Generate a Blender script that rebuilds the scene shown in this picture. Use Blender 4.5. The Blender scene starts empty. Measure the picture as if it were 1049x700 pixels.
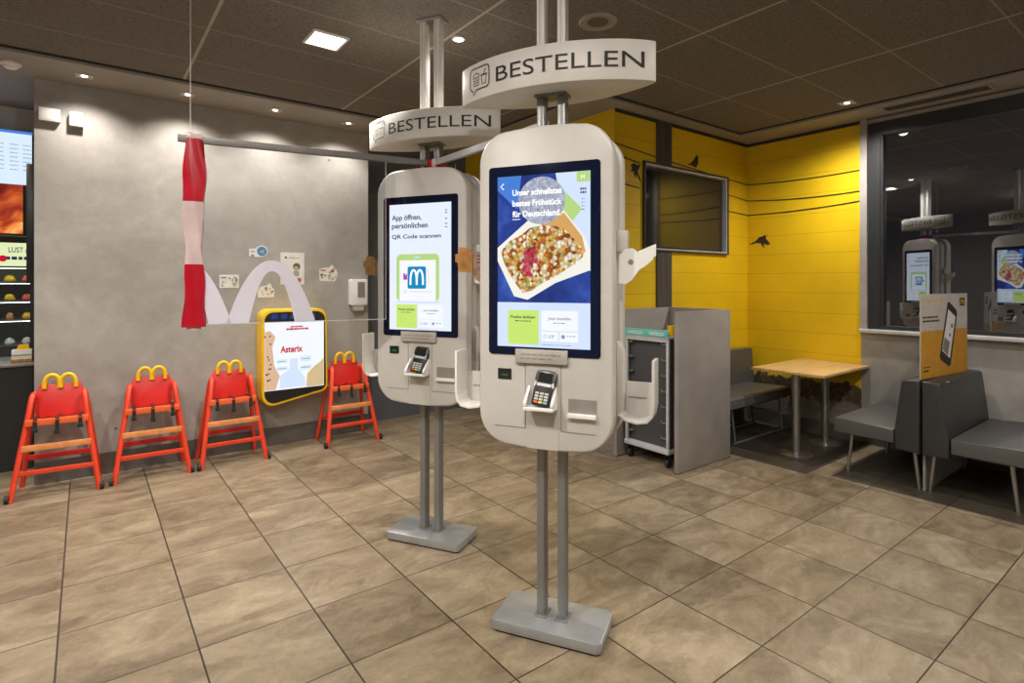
import bpy, bmesh, math, random
from mathutils import Vector, Matrix
random.seed(7)
SC = bpy.context.scene
COL = SC.collection
PI = math.pi
R = math.radians

# ------------------------------------------------------------------ materials
def new_mat(name):
    m = bpy.data.materials.new(name); m.use_nodes = True
    nt = m.node_tree; nt.nodes.clear()
    out = nt.nodes.new('ShaderNodeOutputMaterial')
    return m, nt, out
def N(nt, t, **kw):
    n = nt.nodes.new(t)
    for k, v in kw.items(): setattr(n, k, v)
    return n
def L(nt, a, b): nt.links.new(a, b)
def math_n(nt, op, a, b=None, c=None, clamp=False):
    n = nt.nodes.new('ShaderNodeMath'); n.operation = op; n.use_clamp = clamp
    for i, v in enumerate((a, b, c)):
        if v is None: continue
        if isinstance(v, (int, float)): n.inputs[i].default_value = v
        else: nt.links.new(v, n.inputs[i])
    return n.outputs[0]
def mix_c(nt, fac, a, b):
    n = nt.nodes.new('ShaderNodeMix'); n.data_type = 'RGBA'
    for s, v in ((n.inputs[0], fac), (n.inputs[6], a), (n.inputs[7], b)):
        if isinstance(v, (int, float)): s.default_value = v
        elif isinstance(v, tuple): s.default_value = (*v[:3], 1)
        else: nt.links.new(v, s)
    return n.outputs[2]
def noise(nt, vec, scale, detail=3, rough=.5, dist=0):
    n = nt.nodes.new('ShaderNodeTexNoise')
    n.inputs['Scale'].default_value = scale; n.inputs['Detail'].default_value = detail
    n.inputs['Roughness'].default_value = rough; n.inputs['Distortion'].default_value = dist
    if vec is not None: nt.links.new(vec, n.inputs['Vector'])
    return n.outputs['Fac']
def ramp(nt, fac, stops):
    n = nt.nodes.new('ShaderNodeValToRGB'); e = n.color_ramp.elements
    while len(e) < len(stops): e.new(.5)
    for k, (p, c) in enumerate(stops):
        e[k].position = p; e[k].color = (*c, 1) if len(c) == 3 else c
    nt.links.new(fac, n.inputs[0]); return n.outputs['Color']
def principled(nt, out, col, rough=.5, metal=0, spec=.5):
    p = nt.nodes.new('ShaderNodeBsdfPrincipled')
    if isinstance(col, tuple): p.inputs['Base Color'].default_value = (*col[:3], 1)
    else: nt.links.new(col, p.inputs['Base Color'])
    if isinstance(rough, (int, float)): p.inputs['Roughness'].default_value = rough
    else: nt.links.new(rough, p.inputs['Roughness'])
    p.inputs['Metallic'].default_value = metal
    p.inputs['Specular IOR Level'].default_value = spec
    nt.links.new(p.outputs[0], out.inputs[0]); return p
def bump(nt, p, h, strength=.2, dist=.01):
    b = nt.nodes.new('ShaderNodeBump'); b.inputs['Strength'].default_value = strength
    b.inputs['Distance'].default_value = dist
    nt.links.new(h, b.inputs['Height']); nt.links.new(b.outputs[0], p.inputs['Normal'])
def coords(nt): return nt.nodes.new('ShaderNodeTexCoord').outputs['Object']
def pos(nt): return nt.nodes.new('ShaderNodeNewGeometry').outputs['Position']

def pm(name, col, rough=.5, metal=0, var=.1, scale=12, spec=.5, bmp=0):
    m, nt, out = new_mat(name)
    n = noise(nt, coords(nt), scale, 4)
    lo = tuple(c*(1-var) for c in col); hi = tuple(min(1, c*(1+var)) for c in col)
    p = principled(nt, out, ramp(nt, n, [(.3, lo), (.7, hi)]), rough, metal, spec)
    if bmp: bump(nt, p, noise(nt, coords(nt), scale*14, 2), bmp, .004)
    return m
def em(name, col, strength=1.0, var=.03):
    m, nt, out = new_mat(name)
    n = noise(nt, coords(nt), 9, 2)
    e = nt.nodes.new('ShaderNodeEmission')
    L(nt, ramp(nt, n, [(.3, tuple(c*(1-var) for c in col)), (.7, col)]), e.inputs[0])
    e.inputs[1].default_value = strength
    L(nt, e.outputs[0], out.inputs[0]); return m

def srgb(r, g, b):
    f = lambda c: (c/255/12.92) if c/255 <= .04045 else ((c/255+.055)/1.055)**2.4
    return (f(r), f(g), f(b))

M = {}
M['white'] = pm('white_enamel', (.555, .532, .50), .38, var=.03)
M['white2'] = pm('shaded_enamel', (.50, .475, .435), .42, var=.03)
M['white_bright'] = pm('white_plastic', (.82, .80, .77), .35, var=.03)
M['sign'] = pm('sign_white', (.70, .675, .63), .4, var=.03)
M['alu'] = pm('brushed_aluminium', (.25, .25, .245), .33, .4, var=.08, scale=6)
M['rail'] = pm('grey_rail', (.20, .19, .18), .45, .2)
M['alu_d'] = pm('grey_painted_steel', (.34, .34, .335), .4, .6, var=.08)
M['base'] = pm('satin_grey_base', (.40, .41, .42), .28, .5, var=.06)
M['rubber'] = pm('black_rubber', (.02, .02, .02), .7)
M['black'] = pm('black_plastic', (.018, .018, .02), .35)
M['ink'] = pm('black_ink', (.02, .018, .016), .6)
M['core'] = pm('dark_grey_core', (.22, .21, .20), .5)
M['bezel'] = pm('navy_glass', (.006, .010, .03), .08, spec=.6)
M['bezel_k'] = pm('black_glass', (.012, .012, .012), .1, spec=.6)
M['seam'] = pm('seam_grey', (.25, .235, .215), .6)
M['notice'] = pm('grey_notice', (.42, .39, .345), .5)
M['red'] = pm('red_lacquer', (.72, .055, .02), .38, var=.08)
M['red_d'] = pm('red_panel', (.60, .018, .012), .42, var=.06)
M['orange'] = pm('orange_lacquer', (.80, .13, .035), .4, var=.08)
M['woodstep'] = pm('orange_wood', (.70, .27, .09), .45, var=.15, scale=20)
M['yellow'] = pm('yellow_plastic', (.85, .52, .01), .35, var=.05)
M['amber'] = pm('amber_print', (.33, .15, .03), .55, var=.35, scale=30)
M['skin'] = pm('printed_skin_tone', (.26, .16, .11), .55, var=.4, scale=40)
M['bench'] = pm('grey_vinyl', (.034, .034, .035), .40, var=.06, scale=8, bmp=.15)
M['bench_l'] = pm('light_grey_vinyl', (.088, .086, .083), .42, var=.06, scale=8, bmp=.15)
M['laminate'] = pm('grey_laminate', (.285, .262, .24), .5, var=.10, scale=5)
M['trolley'] = pm('trolley_side', (.055, .055, .058), .5)
M['teal'] = pm('teal_sheet', (.13, .50, .45), .45)
M['frame_dk'] = pm('anthracite_frame', (.022, .023, .026), .4)
M['silver'] = pm('silver_frame', (.52, .52, .53), .45, .1)
M['tvglass'] = pm('switched_off_screen', (.022, .021, .018), .07, spec=.6)
M['paper'] = pm('white_paper', (.72, .70, .66), .6)
M['counter'] = pm('black_counter', (.018, .019, .02), .4)
M['steel'] = pm('stainless_steel', (.40, .38, .35), .3, .85)
M['vinyl_dec'] = pm('frosted_vinyl', (.72, .70, .82), .55, var=.03)
def mat_vinyl():
    m, nt, out = new_mat('frosted_vinyl_film')
    n = noise(nt, coords(nt), 6, 2); c = ramp(nt, n, [(.3, (.86, .84, .96)), (.7, (.90, .88, 1.0))])
    d = N(nt, 'ShaderNodeBsdfDiffuse'); t = N(nt, 'ShaderNodeBsdfTranslucent'); L(nt, c, d.inputs[0]); L(nt, c, t.inputs[0])
    mx = N(nt, 'ShaderNodeMixShader'); mx.inputs[0].default_value = .35; L(nt, d.outputs[0], mx.inputs[1]); L(nt, t.outputs[0], mx.inputs[2]); L(nt, mx.outputs[0], out.inputs[0]); return m
M['vinyl_dec'] = mat_vinyl()
M['tape_red'] = pm('red_tape', (.42, .005, .018), .28, var=.12)
M['tape_white'] = pm('pale_tape', (.60, .46, .45), .28, var=.12)
M['brown_bird'] = pm('dark_bird_print', (.03, .022, .015), .7, var=.5, scale=40)
M['green_led'] = em('green_led', (.02, .25, .08), .6)
M['lamp'] = em('lamp_white', (1, .93, .82), 14)
M['lamp_s'] = em('lamp_warm', (1, .93, .80), 10)

# --- floor: square beige stone tiles
def mat_floor(name, dark=False):
    m, nt, out = new_mat(name)
    P = pos(nt); sx = N(nt, 'ShaderNodeSeparateXYZ'); L(nt, P, sx.inputs[0])
    S = .4936
    ux = math_n(nt, 'DIVIDE', math_n(nt, 'ADD', sx.outputs[0], .10+S*20), S)
    uy = math_n(nt, 'DIVIDE', math_n(nt, 'ADD', sx.outputs[1], -.793+S*20), S)
    fx, fy = math_n(nt, 'FRACT', ux), math_n(nt, 'FRACT', uy)
    ex = math_n(nt, 'MINIMUM', fx, math_n(nt, 'SUBTRACT', 1.0, fx))
    ey = math_n(nt, 'MINIMUM', fy, math_n(nt, 'SUBTRACT', 1.0, fy))
    gx = math_n(nt, 'LESS_THAN', ex, .0078); gy = math_n(nt, 'LESS_THAN', ey, .0062)
    g = math_n(nt, 'MAXIMUM', gx, gy)
    cell = N(nt, 'ShaderNodeCombineXYZ')
    L(nt, math_n(nt, 'FLOOR', ux), cell.inputs[0]); L(nt, math_n(nt, 'FLOOR', uy), cell.inputs[1])
    wn = N(nt, 'ShaderNodeTexWhiteNoise'); wn.noise_dimensions = '3D'; L(nt, cell.outputs[0], wn.inputs[0])
    off = N(nt, 'ShaderNodeVectorMath'); off.operation = 'MULTIPLY_ADD'
    L(nt, wn.outputs['Color'], off.inputs[0]); off.inputs[1].default_value = (17, 23, 31); L(nt, P, off.inputs[2])
    mp = N(nt, 'ShaderNodeMapping'); mp.inputs['Rotation'].default_value = (0, 0, R(-20)); mp.inputs['Scale'].default_value = (1.5, 2.6, 1)
    L(nt, off.outputs[0], mp.inputs[0])
    n1 = noise(nt, mp.outputs[0], 1.7, 7, .66, 1.2)
    n2 = noise(nt, off.outputs[0], 34, 3, .6)
    n3 = noise(nt, mp.outputs[0], 7, 5, .7, 1.5)
    v = math_n(nt, 'ADD', math_n(nt, 'MULTIPLY', n1, .66), math_n(nt, 'MULTIPLY', n3, .26))
    v = math_n(nt, 'ADD', v, math_n(nt, 'MULTIPLY', n2, .08))
    v = math_n(nt, 'ADD', v, math_n(nt, 'MULTIPLY', math_n(nt, 'SUBTRACT', wn.outputs['Value'], .5), .10))
    mp2 = N(nt, 'ShaderNodeMapping'); mp2.inputs['Rotation'].default_value = (0, 0, R(35)); mp2.inputs['Scale'].default_value = (1.3, 3.0, 1)
    dd = N(nt, 'ShaderNodeVectorMath'); dd.operation = 'MULTIPLY_ADD'
    nn_ = N(nt, 'ShaderNodeTexNoise'); nn_.inputs['Scale'].default_value = 5; nn_.inputs['Detail'].default_value = 5; nn_.inputs['Roughness'].default_value = .7; L(nt, off.outputs[0], nn_.inputs['Vector'])
    L(nt, nn_.outputs['Color'], dd.inputs[0]); dd.inputs[1].default_value = (.28, .28, 0); L(nt, off.outputs[0], dd.inputs[2])
    L(nt, dd.outputs[0], mp2.inputs[0])
    vf = N(nt, 'ShaderNodeTexVoronoi'); vf.feature = 'SMOOTH_F1'; vf.inputs['Scale'].default_value = 2.2; vf.inputs['Smoothness'].default_value = .25; L(nt, mp2.outputs[0], vf.inputs['Vector'])
    vs_ = N(nt, 'ShaderNodeSeparateColor'); L(nt, vf.outputs['Color'], vs_.inputs[0])
    v = math_n(nt, 'ADD', v, math_n(nt, 'MULTIPLY', math_n(nt, 'SUBTRACT', vs_.outputs[0], .5), .12))
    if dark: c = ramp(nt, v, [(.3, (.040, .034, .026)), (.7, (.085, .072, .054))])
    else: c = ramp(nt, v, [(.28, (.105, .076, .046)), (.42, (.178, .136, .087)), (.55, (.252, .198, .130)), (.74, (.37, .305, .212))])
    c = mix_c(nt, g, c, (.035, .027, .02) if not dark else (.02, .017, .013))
    rg = math_n(nt, 'MULTIPLY_ADD', n3, .25, .28)
    p = principled(nt, out, c, rg, 0, .45)
    h = math_n(nt, 'SUBTRACT', math_n(nt, 'MULTIPLY', n3, .25), g)
    bump(nt, p, h, .25, .004)
    return m
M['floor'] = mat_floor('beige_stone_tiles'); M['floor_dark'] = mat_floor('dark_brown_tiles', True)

def mat_concrete(name, lo, mid, hi):
    m, nt, out = new_mat(name)
    P = pos(nt)
    n1 = noise(nt, P, 1.3, 6, .6, .6); n2 = noise(nt, P, 7, 5, .65, .4); n3 = noise(nt, P, 60, 2)
    v = math_n(nt, 'ADD', math_n(nt, 'MULTIPLY', n1, .6), math_n(nt, 'ADD', math_n(nt, 'MULTIPLY', n2, .32), math_n(nt, 'MULTIPLY', n3, .08)))
    c = ramp(nt, v, [(.33, lo), (.5, mid), (.66, hi)])
    vo = N(nt, 'ShaderNodeTexVoronoi'); vo.inputs['Scale'].default_value = 2.6; vo.inputs['Randomness'].default_value = 1; L(nt, P, vo.inputs['Vector'])
    pit = math_n(nt, 'LESS_THAN', vo.outputs['Distance'], .05)
    c = mix_c(nt, math_n(nt, 'MULTIPLY', pit, .75), c, (.04, .035, .03))
    p = principled(nt, out, c, .55, 0, .35)
    bump(nt, p, n2, .12, .01)
    return m
M['concrete'] = mat_concrete('polished_concrete', (.265, .243, .218), (.345, .320, .292), (.425, .40, .37))
M['concrete2'] = mat_concrete('concrete_panel', (.25, .235, .215), (.33, .312, .29), (.40, .38, .355))
M['grey_wall'] = pm('grey_wall_paint', (.62, .60, .61), .6, var=.06, scale=3)
M['dim_wall'] = pm('dim_wall_paint', (.55, .53, .50), .6, var=.08, scale=3)
M['plinth'] = pm('dark_plinth', (.105, .09, .078), .5, var=.12)
M['soffit'] = pm('soffit_paint', (.30, .27, .235), .6, var=.05, scale=3)
M['gap'] = pm('shadow_gap', (.02, .018, .016), .8)
M['recess'] = pm('blue_grey_door', (.10, .11, .13), .4, var=.08, scale=3)

def mat_ceiling():
    m, nt, out = new_mat('brown_ceiling_tiles')
    P = pos(nt); sx = N(nt, 'ShaderNodeSeparateXYZ'); L(nt, P, sx.inputs[0])
    def edge(s, o, S, w):
        u = math_n(nt, 'FRACT', math_n(nt, 'DIVIDE', math_n(nt, 'ADD', s, -o + S*20), S))
        e = math_n(nt, 'MINIMUM', u, math_n(nt, 'SUBTRACT', 1.0, u))
        return math_n(nt, 'LESS_THAN', e, w/S)
    ga = edge(sx.outputs[0], .632, 1.304, .010); gb = edge(sx.outputs[1], .893, .637, .0062)
    n1 = noise(nt, P, 55, 4, .75); n2 = noise(nt, P, 1.2, 2)
    c = ramp(nt, n1, [(.3, (.105, .094, .083)), (.5, (.175, .157, .138)), (.72, (.24, .216, .19))])
    c = mix_c(nt, gb, c, (.29, .265, .235)); c = mix_c(nt, ga, c, (.42, .39, .35))
    p = principled(nt, out, c, .85, 0, .2)
    bump(nt, p, n1, .3, .006); return m
M['ceiling'] = mat_ceiling()

def mat_yellow(axis):
    m, nt, out = new_mat('yellow_plank_mural_'+axis)
    P = pos(nt); sx = N(nt, 'ShaderNodeSeparateXYZ'); L(nt, P, sx.inputs[0]); Z = sx.outputs[2]
    u = math_n(nt, 'FRACT', math_n(nt, 'DIVIDE', Z, .213))
    seam = math_n(nt, 'LESS_THAN', u, .022)
    n1 = noise(nt, P, 1.5, 4, .6)
    c = ramp(nt, n1, [(.3, (.64, .41, .006)), (.7, (.78, .52, .009))])
    c = mix_c(nt, math_n(nt, 'MULTIPLY', seam, .55), c, (.22, .13, .004))
    n2 = noise(nt, P, 9, 6, .75); n3 = noise(nt, P, 30, 5, .8)
    zz = math_n(nt, 'ADD', Z, math_n(nt, 'MULTIPLY', math_n(nt, 'SUBTRACT', n2, .5), .32))
    low = math_n(nt, 'LESS_THAN', zz, .57)
    mid = math_n(nt, 'LESS_THAN', zz, .36)
    rock = ramp(nt, n3, [(.3, (.03, .022, .014)), (.55, (.10, .078, .05)), (.72, (.30, .24, .15))])
    gravel = ramp(nt, n3, [(.25, (.12, .10, .085)), (.75, (.29, .26, .225))])
    c = mix_c(nt, low, c, rock); c = mix_c(nt, mid, c, gravel)
    principled(nt, out, c, .5, 0, .35); return m
M['mural'] = mat_yellow('x')

def mat_wood():
    m, nt, out = new_mat('oak_top')
    P = coords(nt); mp = N(nt, 'ShaderNodeMapping'); mp.inputs['Scale'].default_value = (2, 26, 6); L(nt, P, mp.inputs[0])
    n1 = noise(nt, mp.outputs[0], 1.6, 5, .6, .6)
    c = ramp(nt, n1, [(.3, (.52, .32, .12)), (.55, (.66, .43, .18)), (.75, (.74, .52, .25))])
    principled(nt, out, c, .38); return m
M['oak'] = mat_wood()
def mat_timber():
    m, nt, out = new_mat('dark_timber')
    mp = N(nt, 'ShaderNodeMapping'); mp.inputs['Scale'].default_value = (14, 14, 1.2); L(nt, pos(nt), mp.inputs[0])
    c = ramp(nt, noise(nt, mp.outputs[0], 2, 5, .6, .8), [(.3, (.03, .026, .023)), (.7, (.085, .075, .066))])
    principled(nt, out, c, .6); return m
M['timber'] = mat_timber()

def mat_pane(name, tint, base, gl):
    m, nt, out = new_mat(name)
    t = N(nt, 'ShaderNodeBsdfTransparent'); t.inputs[0].default_value = (*tint, 1)
    g = N(nt, 'ShaderNodeBsdfGlossy'); g.inputs['Roughness'].default_value = .015; g.inputs['Color'].default_value = (*gl, 1)
    fr = N(nt, 'ShaderNodeFresnel'); fr.inputs[0].default_value = 1.45
    n = noise(nt, coords(nt), 2, 1)
    f = math_n(nt, 'ADD', math_n(nt, 'MULTIPLY', fr.outputs[0], 1.0), math_n(nt, 'MULTIPLY_ADD', n, .01, base), clamp=True)
    mx = N(nt, 'ShaderNodeMixShader'); L(nt, f, mx.inputs[0]); L(nt, t.outputs[0], mx.inputs[1]); L(nt, g.outputs[0], mx.inputs[2])
    L(nt, mx.outputs[0], out.inputs[0]); return m
M['glass'] = mat_pane('acrylic_sheet', (.95, .965, .975), 0.0, (.8, .8, .8))
M['window'] = mat_pane('night_window_glass', (.5, .5, .52), .30, (.92, .95, 1.0))
M['cab_glass'] = mat_pane('cabinet_glass', (.9, .95, .95), .02, (.8, .85, .85))
M['glass_edge'] = pm('acrylic_edge', (.62, .62, .62), .3)

def mat_food(name, kind):
    m, nt, out = new_mat(name)
    C = coords(nt); vo = N(nt, 'ShaderNodeTexVoronoi')
    e = N(nt, 'ShaderNodeEmission')
    if kind == 'bits':
        vo.inputs['Scale'].default_value = 62; L(nt, C, vo.inputs['Vector'])
        sep = N(nt, 'ShaderNodeSeparateColor'); L(nt, vo.outputs['Color'], sep.inputs[0])
        c = ramp(nt, sep.outputs[0], [(0, (.30, .06, .01)), (.22, (.62, .20, .03)), (.4, (.85, .58, .20)), (.6, (.92, .86, .62)), (.8, (.95, .93, .85)), (.95, (.50, .55, .12))])
        n = noise(nt, C, 30, 3, .6)
        sp = N(nt, 'ShaderNodeSeparateXYZ'); L(nt, C, sp.inputs[0])
        ab = math_n(nt, 'ABSOLUTE', math_n(nt, 'ADD', math_n(nt, 'ADD', sp.outputs[0], .055), math_n(nt, 'MULTIPLY', math_n(nt, 'SUBTRACT', sp.outputs[2], 1.71), -.25)))
        zz_ = math_n(nt, 'ABSOLUTE', math_n(nt, 'SUBTRACT', sp.outputs[2], 1.705))
        dk = math_n(nt, 'ADD', math_n(nt, 'MULTIPLY', ab, 9), math_n(nt, 'MULTIPLY', zz_, 4))
        ms = math_n(nt, 'LESS_THAN', math_n(nt, 'ADD', dk, math_n(nt, 'MULTIPLY', n, .9)), .80)
        c = mix_c(nt, math_n(nt, 'MULTIPLY', ms, .85), c, (.58, .02, .12))
        d = ramp(nt, vo.outputs['Distance'], [(0, (1.1, 1.1, 1.1)), (.6, (.7, .62, .55)), (1, (.35, .22, .15))])
        mx = N(nt, 'ShaderNodeMix'); mx.data_type = 'RGBA'; mx.blend_type = 'MULTIPLY'; mx.inputs[0].default_value = 1
        L(nt, c, mx.inputs[6]); L(nt, d, mx.inputs[7]); c = mx.outputs[2]
    elif kind == 'bowl':
        n = noise(nt, C, 60, 4, .8)
        c = ramp(nt, n, [(.3, (.22, .22, .30)), (.55, (.42, .45, .56)), (.75, (.75, .80, .88))])
    elif kind == 'blue':
        n = noise(nt, C, 5, 3, .5, .4)
        c = ramp(nt, n, [(.3, (.015, .025, .12)), (.5, (.03, .06, .30)), (.7, (.07, .15, .55))])
    elif kind == 'burger':
        n = noise(nt, C, 4.5, 4, .55, 1.2)
        c = ramp(nt, n, [(.28, (.10, .004, .01)), (.45, (.45, .06, .02)), (.58, (.85, .22, .04)), (.72, (1, .55, .18))])
    L(nt, c, e.inputs[0]); e.inputs[1].default_value = 1.0
    L(nt, e.outputs[0], out.inputs[0]); return m
M['food'] = mat_food('toast_bits', 'bits'); M['bowl'] = mat_food('dusted_bun', 'bowl')
M['blue_bg'] = mat_food('blue_backdrop', 'blue'); M['burger'] = mat_food('burger_picture', 'burger')
M['e_white'] = em('lit_white', (.80, .86, .97), 1.0); M['e_white2'] = em('lit_card', (.90, .93, .99), 1.0)
M['e_sky'] = em('lit_pale_blue', (.66, .77, .97), 1.0); M['e_skyd'] = em('lit_mid_blue', (.08, .24, .75), .9)
M['e_text'] = em('lit_text_white', (1, 1, 1), 1.1); M['e_ink'] = em('lit_ink', (.02, .03, .07), 1)
M['e_lime'] = em('lit_lime', (.58, .80, .17), 1.0); M['e_lime2'] = em('lit_lime_frame', (.47, .68, .22), 1.0)
M['e_cyan'] = em('lit_blue_icon', (.01, .26, .52), 1.0); M['e_cream'] = em('lit_cream', (.90, .88, .80), 1.0)
M['e_tan'] = em('lit_tan', (.75, .42, .14), .9); M['e_navy'] = em('lit_navy', (.02, .05, .22), .9)
M['e_red'] = em('lit_red', (.60, .01, .04), .9); M['e_grey'] = em('lit_grey_text', (.28, .33, .42), 1)
M['e_mag'] = em('lit_magenta', (.55, .05, .50), .9); M['e_menu'] = em('lit_menu', (.70, .84, 1.0), 1.0); M['e_price'] = em('lit_price', (.36, .45, .62), 1)
M['e_lampsoft'] = em('soft_strip', (.95, .97, 1), 5); M['e_peach'] = em('lit_peach', (.80, .52, .34), .9); M['e_crust'] = em('lit_straw', (.72, .55, .30), .9)
M['e_signg'] = em('lit_sign_green', (.80, .88, .50), .95)

# ------------------------------------------------------------------ mesh builder
class MB:
    def __init__(s): s.v = []; s.f = []; s.mi = []; s.m = 0
    def add(s, vs, fs):
        o = len(s.v); s.v += [tuple(v) for v in vs]
        for f in fs: s.f.append([i+o for i in f]); s.mi.append(s.m)
        return s
    def bm(s, b, T=None):
        b.verts.index_update()
        vs = [(T @ v.co if T else v.co.copy()) for v in b.verts]
        s.add(vs, [[v.index for v in f.verts] for f in b.faces]); b.free(); return s
    def box(s, x0, x1, y0, y1, z0, z1, bev=0, seg=2, T=None):
        b = bmesh.new(); bmesh.ops.create_cube(b, size=1)
        for v in b.verts:
            v.co = Vector((x0 if v.co.x < 0 else x1, y0 if v.co.y < 0 else y1, z0 if v.co.z < 0 else z1))
        if bev: bmesh.ops.bevel(b, geom=b.edges[:], offset=bev, segments=seg, profile=.5, affect='EDGES')
        return s.bm(b, T)
    def prism(s, poly, a0, a1, mapf=None, bev=0, seg=2):
        """poly in (p, q); mapf(p, q, a) -> xyz; default p=x, q=z, a=y"""
        mapf = mapf or (lambda p, q, a: (p, a, q))
        if bev and len(poly) > 4: return s.round_prism(poly, a0, a1, mapf, bev, seg)
        b = bmesh.new()
        vs = [b.verts.new((p, q, 0)) for p, q in poly]
        f = b.faces.new(vs); r = bmesh.ops.extrude_face_region(b, geom=[f])
        for g in r['geom']:
            if isinstance(g, bmesh.types.BMVert): g.co.z = 1
        for v in b.verts: v.co = Vector(mapf(v.co.x, v.co.y, a0 if v.co.z < .5 else a1))
        if bev:
            caps = [f for f in b.faces if len(f.verts) == len(poly)]
            es = list({e for f in caps for e in f.edges}) if len(poly) > 4 else b.edges[:]
            bmesh.ops.bevel(b, geom=es, offset=bev, segments=seg, profile=.5, affect='EDGES')
        bmesh.ops.recalc_face_normals(b, faces=b.faces[:])
        return s.bm(b)
    def round_prism(s, poly, a0, a1, mapf, bev, seg):
        n = len(poly); ar = sum(poly[i-1][0]*poly[i][1]-poly[i][0]*poly[i-1][1] for i in range(n))
        if ar < 0: poly = poly[::-1]
        nr = []
        for i in range(n):
            e1 = Vector(poly[i])-Vector(poly[i-1]); e2 = Vector(poly[(i+1) % n])-Vector(poly[i]); e1.normalize(); e2.normalize()
            n1, n2 = Vector((-e1.y, e1.x)), Vector((-e2.y, e2.x)); m = n1+n2; m.normalize(); nr.append(m/max(.5, m.dot(n1)))
        rings = []; sg = 1 if a1 > a0 else -1
        for end in (0, 1):
            for k in range(seg+1):
                t = k/seg*PI/2; t = t if end == 0 else PI/2-t
                ins, dep = bev*(1-math.sin(t)), bev*(1-math.cos(t))
                a = a0+sg*dep if end == 0 else a1-sg*dep
                rings.append([mapf(poly[i][0]+nr[i].x*ins, poly[i][1]+nr[i].y*ins, a) for i in range(n)])
        vs = [v for r in rings for v in r]; m = len(rings)
        fs = [[j*n+i, j*n+(i+1) % n, (j+1)*n+(i+1) % n, (j+1)*n+i] for j in range(m-1) for i in range(n)]
        fs += [list(range(n-1, -1, -1)), list(range((m-1)*n, m*n))]
        b = bmesh.new(); bv = [b.verts.new(v) for v in vs]
        for f in fs: b.faces.new([bv[i] for i in f])
        bmesh.ops.recalc_face_normals(b, faces=b.faces[:])
        return s.bm(b)
    def flat(s, poly, mapf): return s.add([mapf(p, q) for p, q in poly], [list(range(len(poly)))])
    def cyl(s, p0, p1, r0, r1=None, n=18):
        p0, p1 = Vector(p0), Vector(p1); r1 = r0 if r1 is None else r1
        d = (p1-p0).normalized(); a = d.orthogonal().normalized(); c = d.cross(a)
        vs = []
        for p, r in ((p0, r0), (p1, r1)):
            for k in range(n):
                t = 2*PI*k/n; vs.append(p + a*math.cos(t)*r + c*math.sin(t)*r)
        fs = [[k, (k+1) % n, n+(k+1) % n, n+k] for k in range(n)] + [list(range(n-1, -1, -1)), list(range(n, 2*n))]
        return s.add(vs, fs)
    def tube(s, path, r, n=10, closed=False, sx=1.0):
        path = [Vector(p) for p in path]; m = len(path); vs = []; prev = None
        for i, p in enumerate(path):
            if closed: d = path[(i+1) % m]-path[i-1]
            else: d = path[min(i+1, m-1)]-path[max(i-1, 0)]
            d.normalize()
            a = (prev - d*prev.dot(d)) if prev is not None else d.orthogonal()
            if a.length < 1e-6: a = d.orthogonal()
            a.normalize(); prev = a; c = d.cross(a)
            for k in range(n):
                t = 2*PI*k/n; vs.append(p + a*math.cos(t)*r + c*math.sin(t)*r*sx)
        fs = []
        for i in range(m if closed else m-1):
            j = (i+1) % m
            for k in range(n): fs.append([i*n+k, i*n+(k+1) % n, j*n+(k+1) % n, j*n+k])
        if not closed: fs += [list(range(n-1, -1, -1)), list(range((m-1)*n, m*n))]
        return s.add(vs, fs)
    def bar(s, p0, p1, w, h, side=(1, 0, 0), bev=0):
        """rectangular bar: w along `side`, h perpendicular"""
        p0, p1 = Vector(p0), Vector(p1); d = p1-p0; l = d.length; d.normalize()
        a = Vector(side); a = (a-d*a.dot(d)).normalized(); c = d.cross(a)
        T = Matrix(((a.x, c.x, d.x, p0.x), (a.y, c.y, d.y, p0.y), (a.z, c.z, d.z, p0.z), (0, 0, 0, 1)))
        return s.box(-w/2, w/2, -h/2, h/2, 0, l, bev, 2, T)
    def lathe(s, prof, c=(0, 0, 0), n=28):
        vs = []; m = len(prof)
        for r, z in prof:
            for k in range(n):
                t = 2*PI*k/n; vs.append((c[0]+r*math.cos(t), c[1]+r*math.sin(t), c[2]+z))
        fs = [[i*n+k, i*n+(k+1) % n, (i+1)*n+(k+1) % n, (i+1)*n+k] for i in range(m-1) for k in range(n)]
        fs += [list(range(n-1, -1, -1)), list(range((m-1)*n, m*n))]
        return s.add(vs, fs)
    def stroke(s, pl, w, mapf, closed=False):
        pl = [Vector(p) for p in pl]; m = len(pl); vs = []
        for i in range(m):
            if closed: d = (pl[(i+1) % m]-pl[i-1])
            else: d = pl[min(i+1, m-1)]-pl[max(i-1, 0)]
            d.normalize(); nn = Vector((-d.y, d.x))*w/2
            vs += [mapf(*(pl[i]+nn)), mapf(*(pl[i]-nn))]
        fs = []
        for i in range(m if closed else m-1):
            j = (i+1) % m; fs.append([2*i, 2*i+1, 2*j+1, 2*j])
        return s.add(vs, fs)
    def text(s, body, x0, z0, h, mapf, w=None, bold=0.0, center=False):
        cu = bpy.data.curves.new('t', 'FONT'); cu.body = body; cu.size = 1; cu.offset = bold; cu.resolution_u = 4
        ob = bpy.data.objects.new('t', cu); COL.objects.link(ob)
        dg = bpy.context.evaluated_depsgraph_get(); me = bpy.data.meshes.new_from_object(ob.evaluated_get(dg))
        xs = [v.co.x for v in me.vertices]; k = h/.71
        mn, mx = min(xs), max(xs); kx = (w/(mx-mn)) if w else k
        if center: x0 = x0-(mx-mn)*kx/2
        s.add([mapf(x0+(v.co.x-mn)*kx, z0+v.co.y*k) for v in me.vertices], [list(p.vertices) for p in me.polygons])
        bpy.data.objects.remove(ob); bpy.data.curves.remove(cu); bpy.data.meshes.remove(me); return s
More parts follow.
